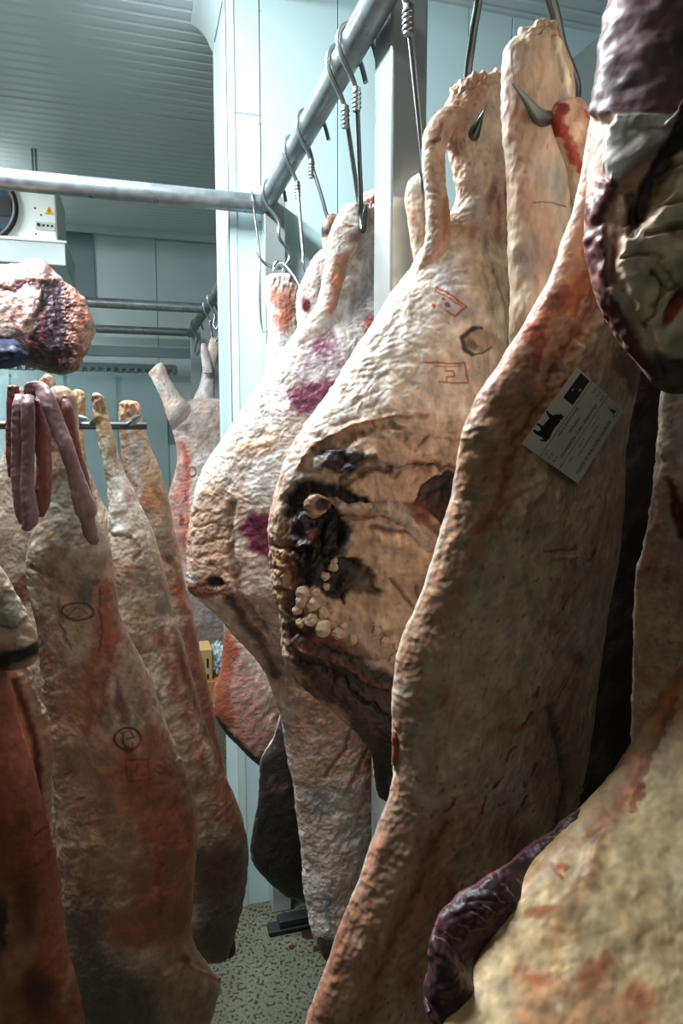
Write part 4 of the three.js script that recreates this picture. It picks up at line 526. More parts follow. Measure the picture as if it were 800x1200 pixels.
// M6, nearest at bottom right
const m6 = carcass('beef_carcass', 'nearest yellowish fat-covered belly filling the bottom right corner, blood smears low on it', 'carcass', {
  style: 'belly', d: 0.60, th: 0.05, skew: -0.07, nu: 300, nv: 300, tex: [1024, 1024], lump: 0.005, bump: 0.002, wr: 0.3, gloss: 0.5, coat: 0.08, stretch: [1, 0.6, 1],
  rows: [[430, 985, 1060, 0.02, 0.64], [520, 935, 1070, 0.03, 0.625], [620, 880, 1080, 0.04, 0.61], [720, 822, 1090, 0.045, 0.595], [780, 792, 1095, 0.045, 0.583], [840, 760, 1100, 0.045, 0.57], [900, 722, 1104, 0.045, 0.556], [950, 678, 1106, 0.045, 0.545], [1000, 634, 1108, 0.045, 0.532], [1040, 602, 1110, 0.045, 0.522], [1090, 576, 1110, 0.045, 0.508], [1140, 550, 1108, 0.045, 0.494], [1200, 518, 1100, 0.045, 0.478], [1260, 500, 1090, 0.04, 0.47], [1320, 540, 1060, 0.025, 0.47]],
  over: [PG([[700, 960], [780, 880], [900, 860], [1000, 1000], [900, 1260], [560, 1260], [540, 1160], [620, 1040]], 0xe4cc9c, 0.5, { soft: 20, w: 16 }),
    LN([[800, 790], [770, 850], [742, 905], [716, 950], [690, 980]], 24, 0xb0683c, 0.8, { soft: 10, w: 14 }), LN([[790, 820], [762, 880], [738, 950]], 9, 0x9a4426, 0.65, { w: 12 }), LN([[760, 860], [720, 905], [680, 950]], 20, 0xead6b0, 0.4, { soft: 9, w: 10, h: 0.0015 }),
    LN([[720, 960], [690, 1010], [672, 1060], [655, 1100]], 20, 0xb47c4c, 0.4, { soft: 9, w: 10, h: 0.0015 }), LN([[702, 980], [668, 1040], [640, 1090]], 12, 0x8e5a34, 0.4, { soft: 9, w: 10, h: 0.0015 }), LN([[640, 1070], [636, 1110], [642, 1140]], 16, 0xb4824e, 0.4, { soft: 9, w: 10, h: 0.0015 }), LN([[700, 1040], [720, 1070], [728, 1120]], 10, 0xc09a66, 0.4, { soft: 9, w: 10, h: 0.0015 }), LN([[735, 950], [728, 1010], [738, 1060]], 10, 0xc49a6c, 0.4, { soft: 9, w: 10, h: 0.0015 }),
    EL(628, 1076, 14, 7, -0.3, 0xa04e24, 0.75, { w: 8 }), LN([[655, 1020], [640, 1018], [648, 1030]], 6, 0xa84c2a, 0.7, { w: 8 }),
    PG([[620, 1160], [650, 1140], [668, 1165], [682, 1140], [704, 1150], [696, 1180], [740, 1175], [756, 1215], [720, 1250], [620, 1250], [588, 1200], [600, 1165]], 0xa8482a, 0.35, { soft: 14, w: 26 }), EL(615, 1152, 18, 10, 0.2, 0xb04024, 0.6, { w: 14, soft: 8 }), EL(680, 1150, 14, 16, 0.3, 0xa84428, 0.55, { w: 16, soft: 8 }), EL(735, 1190, 20, 12, 0.3, 0xa84a2c, 0.5, { w: 14, soft: 8 }), EL(640, 1185, 14, 10, 0, 0xe4caa0, 0.6, { w: 10 }),
    EL(796, 1105, 6, 10, 0, 0xa85030, 0.7), EL(780, 1040, 16, 40, 0.1, 0xd2ccb2, 0.5, { soft: 12 })],
}, [
  ['skirt_muscle', { style: 'strip', d: 0.605, th: 0.016, nu: 80, nv: 220, tex: [320, 768], lump: 0.008, bump: 0.006, gloss: 0.5, coat: 0.12, am: [0.5, 0.3, 0.3, 0.2],
    rows: [[[712, 925], [722, 935], 0.006, 0.62], [[682, 950], [698, 968], 0.010, 0.61], [[650, 976], [672, 1000], 0.013], [[616, 1000], [644, 1030], 0.015], [[582, 1024], [614, 1062], 0.018, 0.59], [[550, 1044], [588, 1096], 0.022], [[520, 1070], [576, 1130], 0.024], [[506, 1100], [562, 1152], 0.022, 0.565], [[502, 1132], [548, 1176], 0.022], [[498, 1162], [536, 1196], 0.018], [[500, 1186], [520, 1208], 0.010, 0.545]],
    over: [LN([[500, 1190], [520, 1110], [560, 1070], [640, 1012], [712, 930]], 80, 0x3e262c, 0.92, { soft: 4 }), EL(545, 1090, 40, 34, -0.7, 0x46282f, 0.8, { w: 14, soft: 10 }), ...Array.from({ length: 14 }, (_, i) => LN([[505 + i * 14, 1100 - i * 10], [518 + i * 14, 1108 - i * 10]], 2.5, 0xb09a98, 0.6, { w: 8, soft: 1.5, b: 0.15 })), LN([[560, 1120], [600, 1070], [650, 1020], [700, 955]], 10, 0x8e8478, 0.55, { w: 8 })] }, 'dark purple skirt muscle along the edge'],
]);
{ // the printed paper label on the large side
  const W = 1024, H = 700, cv = document.createElement('canvas'); cv.width = W; cv.height = H; const c = cv.getContext('2d');
  c.fillStyle = '#dcdacb'; c.fillRect(0, 0, W, H); c.fillStyle = '#20242a'; c.strokeStyle = '#20242a';
  const txt = (s, x, y, size, f = 'sans-serif', b = '') => { c.font = `${b} ${size}px ${f}`; c.fillText(s, x, y); };
  txt('MATADERO INDUSTRIAL DE SEGOVIA', 205, 82, 42, 'sans-serif', 'bold');
  c.lineWidth = 4; c.beginPath(); c.moveTo(40, 60); c.quadraticCurveTo(95, 30, 150, 60); c.quadraticCurveTo(160, 120, 96, 165); c.quadraticCurveTo(34, 120, 40, 60); c.stroke();
  c.beginPath(); for (const [x, y] of [[50, 62], [76, 78], [92, 70], [112, 78], [142, 58], [120, 96], [112, 130], [98, 150], [84, 130], [78, 98]]) c.lineTo(x, y); c.fill();
  txt('Servicio Veterinario Oficial', 330, 165, 36, 'cursive', 'italic'); txt('Ctra. de Segovia', 250, 205, 22); txt('n. 2 5 0 1', 560, 210, 30, 'sans-serif', 'bold'); txt('categoria', 800, 205, 22);
  c.lineWidth = 5; const ln = y => { c.beginPath(); c.moveTo(0, y); c.lineTo(W, y); c.stroke(); }; ln(245); ln(475);
  txt('PZLAVN#01# / N# Z / NIZGBVN#1421', 170, 310, 42, 'sans-serif', 'bold'); txt('CEINPQZ02', 400, 380, 40, 'sans-serif', 'bold'); txt('Mercamad Avila', 330, 455, 46, 'serif', 'bold');
  for (const [x, y] of [[20, 290], [20, 350], [20, 410], [900, 340], [900, 400], [900, 450]]) { txt(['lote', 'peso', 'fecha', '12.4', '30 kg', '08.1'][Math.floor((x / 900) * 3 + (y % 3))], x, y, 34, 'serif', 'italic'); }
  c.fillStyle = '#1f2c31'; c.fillRect(20, 500, 330, 130); c.fillStyle = '#c8cabb'; c.fillRect(150, 520, 34, 20); c.fillRect(205, 585, 26, 16); c.fillStyle = '#3a4a4e'; c.fillRect(20, 560, 330, 4);
  c.fillStyle = '#15171a'; c.beginPath();          // a bull in profile, facing left
  for (const [x, y] of [[520, 560], [500, 545], [512, 520], [490, 498], [524, 512], [556, 500], [552, 520], [590, 508], [660, 520], [740, 512], [800, 500], [850, 512], [880, 560], [868, 575], [845, 540], [838, 580], [850, 640], [842, 684], [815, 684], [812, 640], [780, 620], [760, 650], [766, 690], [740, 690], [730, 630], [650, 625], [620, 620], [606, 660], [590, 690], [566, 690], [580, 650], [570, 605], [545, 590]]) c.lineTo(x, y); c.fill();
  const t = new THREE.CanvasTexture(cv); t.colorSpace = THREE.SRGBColorSpace;
  // corners on the surface: text reads from upper right to lower left
  const TL = [731, 481], TR = [677, 567], BL = [676, 430], BR = [611, 520];
  const b = m3.children[0], P = b.geometry.attributes.position, v = V3();
  const hit = (x, y) => { const dir = at(x, y, 1).sub(CAM).normalize(); let best = 9; for (let k = 0; k < P.count; k++) { v.fromBufferAttribute(P, k); const w = v.sub(CAM), al = w.dot(dir), off = w.addScaledVector(dir, -al).lengthSq(); if (off < 2e-5 && al < best) best = al; } return CAM.clone().addScaledVector(dir, best - 0.004); };
  const nx = 12, ny = 8, top = [], uvs = [], idx = [];
  for (let j = 0; j <= ny; j++) for (let i = 0; i <= nx; i++) { const u = i / nx, w = j / ny, bl = k => (TL[k] * (1 - u) + TR[k] * u) * (1 - w) + (BL[k] * (1 - u) + BR[k] * u) * w; top.push(hit(bl(0), bl(1))); uvs.push(u, 1 - w); }
  for (let it = 0; it < 4; it++) { const q = top.map(p => p.clone()); for (let j = 0; j <= ny; j++) for (let i = 0; i <= nx; i++) { let s = V3(), n = 0; for (const [a, e] of [[0, 0], [1, 0], [-1, 0], [0, 1], [0, -1]]) { const A = i + a, E = j + e; const A2 = i - a, E2 = j - e; if (A < 0 || A > nx || E < 0 || E > ny || A2 < 0 || A2 > nx || E2 < 0 || E2 > ny) continue; s.add(q[E * (nx + 1) + A]); n++; } top[j * (nx + 1) + i].copy(s.multiplyScalar(1 / n)); } }
  const dn = top[0].clone().sub(CAM).normalize().multiplyScalar(0.0006), pos = []; for (const p of top) pos.push(p.x, p.y, p.z); for (const p of top) pos.push(p.x + dn.x, p.y + dn.y, p.z + dn.z);
  const n = top.length; for (let j = 0; j < ny; j++) for (let i = 0; i < nx; i++) { const a = j * (nx + 1) + i, bb = a + 1, cc = a + nx + 1, d = cc + 1; idx.push(a, cc, bb, bb, cc, d, n + a, n + bb, n + cc, n + bb, n + d, n + cc); }
  const g = new THREE.BufferGeometry(); g.setAttribute('position', new THREE.Float32BufferAttribute(pos, 3)); g.setAttribute('uv', new THREE.Float32BufferAttribute([...uvs, ...uvs], 2)); g.setIndex(idx); g.computeVertexNormals();
  mesh('paper_label', g, std(0xffffff, 0.55, 0, { map: t }), m3, 'white printed paper label with a black bull');
}

// ---------------------------------------------------------------- the lambs on the left
const lambA = carcass('lamb_carcass', 'broad grey-brown lamb carcass with a round ink stamp and a red flank', 'carcass', {
  style: 'lamb', d: 1.3, th: 0.025, nu: 180, nv: 420, tex: [896, 1792], wr: 0.3, lump: 0.008, bump: 0.004,
  rows: [[452, 56, 84, 0.014], [470, 50, 88, 0.02], [510, 50, 93], [550, 52, 97, 0.026], [580, 50, 103, 0.035], [605, 42, 114, 0.045], [635, 33, 127, 0.055], [662, 31, 131], [690, 34, 134], [730, 42, 143, 0.06], [770, 47, 166], [810, 52, 182], [850, 56, 198, 0.065], [890, 60, 214], [930, 63, 225], [965, 66, 231, 0.07], [1010, 68, 230], [1060, 70, 226], [1100, 72, 228], [1130, 76, 246], [1150, 80, 258, 0.065], [1172, 84, 252], [1210, 90, 240, 0.05], [1250, 100, 220, 0.03]],
  over: [
    PG([[55, 570], [70, 545], [90, 560], [100, 610], [90, 640], [60, 620]], 0x7e8078, 0.8, { soft: 8, w: 10 }), EL(90, 660, 30, 40, 0.2, 0x90918a, 0.7, { soft: 14, w: 14 }), EL(102, 695, 9, 16, 0.2, 0x55595c, 0.8, { soft: 6 }), EL(48, 648, 14, 16, 0, 0xd6c6b0, 0.7, { w: 8 }), LN([[40, 664], [60, 676], [64, 668]], 5, 0x8c7460, 0.6, { h: -0.004 }), EL(45, 695, 14, 18, 0.2, 0xe4dccf, 0.7, { w: 8 }),
    RING(93, 717, 18, 10, 0.1, 2.6, 0x4a3c34, 0.85, { soft: 1.2, w: 2 }), LN([[80, 722], [92, 712], [104, 720]], 2, 0x5a4a40, 0.6, { soft: 1.2 }), LN([[86, 724], [98, 722]], 1.6, 0x5a4a40, 0.6, { soft: 1 }),
    LN([[70, 705], [75, 740], [86, 760]], 4, 0x7e7466, 0.6, { h: -0.003 }), EL(68, 775, 16, 14, 0, 0x93553f, 0.5, { soft: 10, w: 10 }), 
    PG([[118, 680], [130, 690], [140, 730], [136, 790], [116, 850], [100, 860], [100, 800], [112, 750]], 0x93452f, 0.8, { soft: 8, w: 8 }), PG([[112, 790], [124, 770], [118, 820], [108, 850]], 0xcdb9a2, 0.8, { soft: 5, w: 6 }), LN([[117, 690], [120, 740], [118, 765]], 2, 0x8a2a22, 0.85, { soft: 1.2 }), EL(114, 684, 3, 3, 0, 0xa03a34, 0.9),
    PG([[130, 780], [150, 800], [168, 850], [160, 880], [128, 872], [112, 856], [124, 820]], 0xcbc3b6, 0.9, { soft: 6, w: 8 }), PG([[138, 800], [146, 820], [148, 850], [138, 850], [132, 830]], 0x4a3d3b, 0.85, { soft: 4 }), EL(126, 848, 4, 10, 0, 0x6a6058, 0.7),
    RING(148, 868, 15, 13, 0, 2.4, 0x2c211e, 0.92, { soft: 1, w: 1 }), LN([[140, 862], [150, 858], [156, 866], [148, 868]], 2, 0x3a2c28, 0.8, { soft: 1, w: 1 }), LN([[143, 862], [143, 874], [150, 880]], 2.4, 0x3a2c28, 0.8, { soft: 1, w: 1 }), LN([[154, 872], [153, 880]], 2, 0x3a2c28, 0.8, { soft: 1, w: 1 }), EL(148, 881, 6, 4, 0, 0x2c211e, 0.8, { soft: 1, w: 1 }),
    PG([[165, 840], [190, 860], [215, 920], [231, 960], [228, 1100], [180, 1110], [140, 1120], [120, 1090], [170, 1000], [150, 920], [145, 890], [165, 880]], 0x96503a, 0.88, { soft: 16, w: 12 }), 
    LN([[145, 892], [170, 892], [173, 915], [147, 918], [145, 892]], 2.4, 0x7a2f1c, 0.85, { soft: 1, w: 1 }), LN([[157, 896], [157, 911], [168, 909]], 2, 0x7a2f1c, 0.75, { soft: 1, w: 1 }), LN([[150, 912], [168, 911]], 1.6, 0x7a2f1c, 0.6, { soft: 1, w: 1 }),
    EL(172, 945, 10, 12, 0.3, 0xb98a66, 0.5, { w: 12 }), LN([[196, 870], [214, 920]], 7, 0x8e5c4a, 0.6, { w: 6 }), LN([[176, 1000], [184, 1040], [180, 1075]], 6, 0x6e2c1c, 0.6, { w: 8 }),
    PG([[40, 800], [120, 770], [200, 850], [235, 960], [235, 1130], [70, 1130], [50, 900]], 0x9c6a52, 0.4, { soft: 24, w: 14 }), PG([[70, 960], [150, 950], [165, 1000], [150, 1050], [100, 1060], [72, 1040]], 0x9a8266, 0.55, { soft: 14, w: 16 }), LN([[108, 1040], [130, 1034], [150, 1046]], 3, 0xb8a284, 0.5, { h: 0.003, w: 8 }),
    PG([[70, 1055], [118, 1050], [122, 1140], [76, 1160]], 0x44362f, 0.75, { soft: 22, w: 16 }), LN([[116, 1082], [122, 1112]], 4, 0xa0917c, 0.6), PG([[76, 1150], [120, 1130], [180, 1150], [190, 1250], [80, 1250]], 0x3a2c26, 0.8, { soft: 22, w: 14 }), PG([[190, 1110], [225, 1095], [258, 1150], [236, 1210], [190, 1200], [170, 1160]], 0x9c7c62, 0.65, { soft: 10, w: 10 }), LN([[188, 1150], [216, 1132], [256, 1150]], 5, 0xb88a60, 0.6, { h: 0.004 }), EL(215, 1128, 6, 5, 0.5, 0x4a2018, 0.8, { w: 5 }),
    LN([[85, 905], [78, 910]], 2, 0x3c2c22, 0.7), LN([[98, 938], [90, 940]], 2, 0x3c2c22, 0.7), EL(150, 920, 20, 40, 0, 0xa4603c, 0.4, { soft: 14, w: 12 }), EL(80, 820, 26, 44, 0, 0xa06f56, 0.45, { soft: 16, w: 16 }),
  ],
});
const lambB = carcass('lamb_carcass', 'long pale lamb carcass right of the one with the round stamp', 'carcass', {
  style: 'lamb', cap: 0.006, rag: 0.010, d: 1.52, th: 0.012, nu: 130, nv: 400, tex: [512, 1536], wr: 0.3, lump: 0.008, bump: 0.004,
  rows: [[460, 107, 119, 0.008], [468, 105, 124, 0.012], [485, 108, 128], [500, 112, 131], [525, 116, 137, 0.014], [555, 122, 148, 0.018], [590, 126, 165, 0.03], [625, 126, 180, 0.04], [660, 124, 190, 0.05], [700, 122, 200], [750, 124, 213, 0.055], [800, 130, 228], [850, 134, 243, 0.06], [900, 138, 260], [950, 144, 280], [1000, 150, 291, 0.055], [1035, 156, 288], [1070, 164, 281], [1100, 180, 272, 0.045], [1125, 206, 264, 0.03]],
  over: [PG([[100, 455], [130, 455], [140, 530], [118, 530]], 0xa88258, 0.6, { soft: 6 }), LN([[120, 520], [140, 570], [136, 620]], 12, 0xe2e0da, 0.8, { soft: 6, w: 6 }), EL(152, 585, 4, 9, 0.2, 0x9a6f7c, 0.7, { w: 4 }), EL(150, 600, 18, 24, 0.3, 0xd9d4cc, 0.6, { soft: 10, w: 10 }), LN([[132, 625], [150, 628], [164, 650], [158, 660]], 4, 0x76655a, 0.6, { h: -0.004, w: 8 }), EL(170, 660, 8, 26, 0.2, 0x8d9088, 0.6, { soft: 8 }), EL(185, 715, 6, 20, 0.3, 0x6f7470, 0.6, { soft: 7, w: 8 }), LN([[130, 660], [170, 668], [176, 690]], 4, 0xa4583c, 0.4, { w: 8 }), EL(165, 720, 18, 10, 0.2, 0xb0876e, 0.5, { w: 10 }),
    LN([[185, 740], [210, 820], [236, 900], [255, 960]], 14, 0x9a4f34, 0.6, { soft: 8, w: 10 }), LN([[206, 760], [232, 830], [258, 900]], 10, 0x7c3a28, 0.7, { soft: 6 }), EL(184, 818, 4, 5, 0, 0x4a3c34, 0.8, { w: 3 }), LN([[150, 770], [176, 764], [190, 780]], 3, 0x8a6a58, 0.5, { h: -0.003, w: 8 }), LN([[152, 780], [172, 790]], 3, 0x8a6a58, 0.5, { h: -0.003, w: 8 }),
    PG([[205, 860], [230, 880], [255, 960], [262, 1000], [235, 1010], [215, 930]], 0xa0866e, 0.5, { soft: 10 }), PG([[215, 1000], [292, 975], [300, 1060], [275, 1140], [220, 1120]], 0x40312e, 0.85, { soft: 26, w: 16 }), LN([[236, 1020], [262, 1030], [270, 1060]], 3, 0x7e6a64, 0.6, { w: 8 }), LN([[245, 1085], [268, 1068], [284, 1030]], 3, 0x8a7a76, 0.5, { w: 4 }), PG([[255, 890], [272, 930], [286, 985], [262, 980]], 0x7c3622, 0.75, { soft: 6 })],
}, [
  ['foreleg', { style: 'dark', d: 1.54, th: 0.014, nu: 36, nv: 90, tex: [96, 256], rows: [[1010, 268, 292, 0.014], [1050, 264, 283], [1080, 260, 276], [1100, 258, 276, 0.016], [1114, 257, 276], [1122, 260, 270, 0.01]], over: [LN([[259, 1090], [261, 1100]], 3, 0xd8d4cc, 0.9, { w: 1, soft: 1 })] }, 'dark dangling foreleg'],
]);
const lambC = carcass('lamb_carcass', 'narrow brown lamb carcass at the right of the left group, behind the long pale one', 'carcass', {
  style: 'lamb', cap: 0.006, rag: 0.010, d: 1.72, th: 0.014, nu: 100, nv: 300, tex: [384, 1024], wr: 0.3, lump: 0.007,
  rows: [[469, 144, 156, 0.010], [478, 141, 162, 0.016], [495, 140, 167], [520, 141, 174], [545, 144, 184, 0.02], [575, 152, 194, 0.03], [610, 160, 203, 0.036], [645, 165, 211, 0.04], [680, 170, 217], [720, 176, 226], [760, 182, 234], [800, 190, 243], [850, 200, 252], [920, 214, 266], [1000, 232, 276, 0.03], [1040, 242, 268, 0.02]],
  over: [PG([[138, 465], [165, 465], [172, 520], [142, 520]], 0xa88258, 0.6, { soft: 5 }), LN([[150, 500], [158, 560], [172, 620]], 8, 0xcfcfd0, 0.65, { soft: 6 }), EL(160, 530, 8, 20, -0.2, 0x8c8c96, 0.6, { soft: 6 }), EL(178, 580, 14, 16, 0.3, 0xa86a48, 0.65, { w: 8 }), EL(197, 655, 6, 8, 0, 0x3a2622, 0.85, { w: 4 }), EL(190, 640, 10, 20, 0.2, 0x5c4038, 0.6, { soft: 8 }), PG([[200, 640], [215, 680], [245, 800], [270, 900], [250, 920], [225, 800], [204, 700]], 0x8a4a38, 0.85, { soft: 7 }), EL(206, 690, 6, 8, 0, 0xb04a32, 0.6)],
});
const lambE = carcass('lamb_carcass', 'greyish lamb carcass at the left edge behind the lamb with the round stamp', 'carcass', {
  style: 'lamb', d: 1.6, th: 0.018, nu: 90, nv: 200, tex: [320, 768], lump: 0.007,
  rows: [[452, 12, 26, 0.010], [460, 10, 32, 0.016], [500, 8, 36], [540, 2, 40, 0.02], [580, -16, 44, 0.03], [620, -26, 47, 0.04], [660, -28, 50], [700, -26, 56], [760, -20, 70, 0.045], [860, -10, 84], [960, -4, 86], [1060, 0, 76, 0.03]],
  over: [PG([[8, 445], [34, 445], [40, 500], [8, 500]], 0x9c6a4e, 0.8, { soft: 5 }), LN([[30, 480], [30, 560], [40, 600]], 12, 0x474744, 0.75, { soft: 6 }), EL(20, 600, 14, 50, 0, 0xb0a896, 0.5, { soft: 12 }), EL(30, 690, 16, 14, 0, 0x5a2c22, 0.8, { w: 10 })],
});
const lambF = carcass('lamb_carcass', 'lamb carcass with an orange shank tip, wedged behind between the two front lambs', 'carcass', {
  style: 'lamb', cap: 0.006, rag: 0.010, d: 1.85, th: 0.012, nu: 70, nv: 180, tex: [256, 640], lump: 0.006,
  rows: [[456, 86, 94, 0.008], [464, 82, 99, 0.012], [490, 81, 99], [520, 84, 99], [550, 88, 104, 0.014], [585, 94, 120, 0.02], [620, 96, 134, 0.03], [680, 98, 140], [760, 104, 156, 0.035], [860, 110, 176], [960, 120, 190, 0.02]],
  over: [PG([[78, 450], [104, 450], [104, 525], [82, 525]], 0xb48a5c, 0.65, { soft: 5 }), LN([[102, 560], [112, 620]], 4, 0xe6ddcf, 0.6), LN([[108, 570], [118, 630]], 3, 0x6a5850, 0.6, { h: -0.003 })],
});
const lambG = carcass('lamb_carcass', 'lamb shank with a pinkish pointed tip rising behind the arched purple strip', 'carcass', {
  style: 'lamb', cap: 0.006, rag: 0.010, d: 1.95, th: 0.012, nu: 50, nv: 140, tex: [192, 512], lump: 0.005,
  rows: [[438, 52, 58, 0.006], [444, 49, 62, 0.010], [458, 46, 66], [475, 50, 69], [510, 54, 72], [560, 56, 82, 0.014], [640, 56, 100, 0.02], [760, 60, 110], [840, 64, 100, 0.01]],
  over: [PG([[44, 432], [72, 432], [72, 490], [46, 490]], 0xb98474, 0.7, { soft: 5 })],
});
const lambD = carcass('lamb_carcass', 'nearest dark lamb at the lower left edge, smooth red flank below a black rim', 'carcass', {
  style: 'red', d: 0.98, th: 0.03, nu: 130, nv: 300, tex: [512, 1024], lump: 0.005, bump: 0.002, am: [0.3, 0.15, 0.2, 0.1],
  rows: [[740, -70, 4, 0.02], [765, -76, 8, 0.028], [800, -80, 13, 0.035], [850, -84, 24], [900, -88, 40, 0.045], [950, -90, 52], [1000, -92, 64, 0.05], [1050, -92, 71], [1100, -92, 78], [1150, -92, 88], [1200, -90, 99, 0.045], [1250, -80, 92, 0.03]],
  over: [PG([[-20, 1020], [30, 1040], [40, 1110], [20, 1220], [-40, 1220]], 0xa08068, 0.55, { soft: 14, w: 16 }), EL(32, 1060, 12, 30, 0, 0x4c211c, 0.7, { soft: 10, w: 8 }), EL(2, 1090, 8, 30, 0.1, 0x1c1010, 0.85, { w: 8 }), LN([[78, 1140], [74, 1180], [92, 1210]], 16, 0x9c7a5c, 0.7, { soft: 8, w: 8 }), EL(46, 1170, 12, 30, 0, 0x2c1a16, 0.7, { soft: 8, w: 8 }), LN([[42, 980], [58, 965]], 2, 0x2c1612, 0.8, { soft: 1 })],
}, [
  ['thigh', { style: 'lamb', d: 0.965, th: 0.03, nu: 110, nv: 160, tex: [384, 512], lump: 0.006, bump: 0.004, rows: [[520, -92, -62, 0.012], [560, -88, -54, 0.014], [600, -80, -40, 0.016], [630, -74, -24, 0.018], [655, -74, -6, 0.022], [680, -78, 8, 0.03], [705, -80, 22, 0.034], [730, -82, 37], [752, -82, 46], [766, -82, 47, 0.03], [778, -80, 40, 0.022], [785, -70, 20, 0.012]],
    over: [EL(10, 718, 18, 20, 0.3, 0x86887e, 0.8, { soft: 6, w: 6 }), RING(12, 716, 20, 22, 0.3, 3, 0x5a5048, 0.8, { soft: 1.6, w: 4 }), EL(30, 752, 9, 6, 0.2, 0xe6d9c8, 0.85, { w: 4, h: 0.004 }), EL(6, 760, 14, 6, 0.1, 0xb07a68, 0.7), LN([[-60, 776], [0, 778], [30, 768], [46, 758]], 16, 0x14100f, 0.96, { soft: 4, w: 6 }), EL(20, 772, 6, 5, 0, 0x6a625c, 0.7, { w: 3 })] }, 'grey severed thigh end with a black rim'],
  ['foreleg', { style: 'lamb', d: 1.06, th: 0.016, nu: 60, nv: 160, tex: [192, 512], lump: 0.005, am: [0.4, 0.6, 0.8, 0.4], rows: [[770, 8, 28, 0.01], [790, 12, 36, 0.014], [820, 18, 46, 0.017], [850, 22, 58], [880, 26, 62], [910, 34, 61], [940, 38, 60], [970, 44, 62], [1000, 48, 62, 0.012], [1030, 54, 62, 0.006]], over: [LN([[20, 800], [44, 870], [48, 980]], 8, 0x2c211c, 0.75, { soft: 4 }), LN([[32, 785], [56, 850], [60, 890]], 5, 0xb29a80, 0.6, { h: 0.004 })] }, 'thin hanging foreleg flap'],
]);
// draped purple strips on the bar
const strip = (label, pts, r, style, cuff) => {
  const t = thing('meat_strip', label, 'meat strip', V3(0, 0, 0), 'purple strips of offal draped over the bar');
  loftTube('strip', pts, r, style, t, cuff); return place(t);
};
function loftTube(name, pts, r, style, parent, cuff) {         // a soft uneven tube of meat along points given as [x, y, depth]
  const rows = []; const n = pts.length;
  for (let i = 0; i < n; i++) { const a = pts[Math.max(0, i - 1)], b = pts[Math.min(n - 1, i + 1)], dx = b[0] - a[0], dy = b[1] - a[1], L = Math.hypot(dx, dy) || 1, k = r * (pts[i][3] ?? 1); rows.push([[pts[i][0] - dy / L * -k, pts[i][1] - dx / L * k], [pts[i][0] + dy / L * -k, pts[i][1] + dx / L * k], k / 1150 * pts[i][2], pts[i][2]]); }
  return loftMesh(name, { style, d: pts[0][2], th: 0.008, nu: 40, nv: 120, tex: [128, 512], rows, e: 0.8, back: 1, lump: 0.004, bump: 0.003, gloss: 0.45, coat: 0.12, cap: 0.015, rag: 0.006, wr: 0.5, stretch: [1, 0.5, 1] }, parent);
}
strip('leftmost straight purple strip hanging from the bar beside the pale cut end', [[26, 462, 1.24, 0.7], [22, 475, 1.22], [20, 520, 1.22], [21, 560, 1.22], [24, 595, 1.22, 1.1], [30, 614, 1.22, 0.8]], 7, 'purple');
strip('whitish purple strip hanging just right of the leftmost one', [[34, 462, 1.23, 0.7], [33, 476, 1.21], [33, 520, 1.21], [32, 570, 1.21, 1.1], [36, 608, 1.21, 1.2], [28, 622, 1.21, 0.6]], 7.5, 'purple');
strip('thick arched purple strip slanting down right, with a cuff and finger-like tip', [[33, 466, 1.26, 0.8], [37, 456, 1.24], [46, 455, 1.22], [55, 466, 1.2], [66, 494, 1.19], [80, 530, 1.18, 1.1], [90, 562, 1.18, 1.15], [97, 585, 1.18, 1.5], [101, 600, 1.18, 1.45], [102, 608, 1.18, 1.0], [106, 625, 1.18, 0.95], [113, 638, 1.18, 0.6]], 8.5, 'purple');
strip('dark red strip hanging between the pale strip and the arched one', [[44, 468, 1.25, 0.7], [48, 500, 1.24, 1.2], [52, 540, 1.24, 1.2], [50, 580, 1.24, 1.3], [44, 606, 1.24, 0.8]], 8.5, 'strip');
strip('pointed red strip slanting behind the arched purple one', [[76, 462, 1.28, 0.4], [79, 480, 1.27, 0.9], [87, 520, 1.27, 1.1], [96, 555, 1.27, 1.1], [104, 590, 1.27, 0.9]], 7.5, 'strip');
strip('flesh-coloured thick strip end at the left with a blunt cut top', [[16, 451, 1.3, 0.9], [16, 462, 1.3, 1.1], [15, 490, 1.3], [14, 530, 1.3, 0.8], [14, 560, 1.3, 0.6]], 8, 'strip');

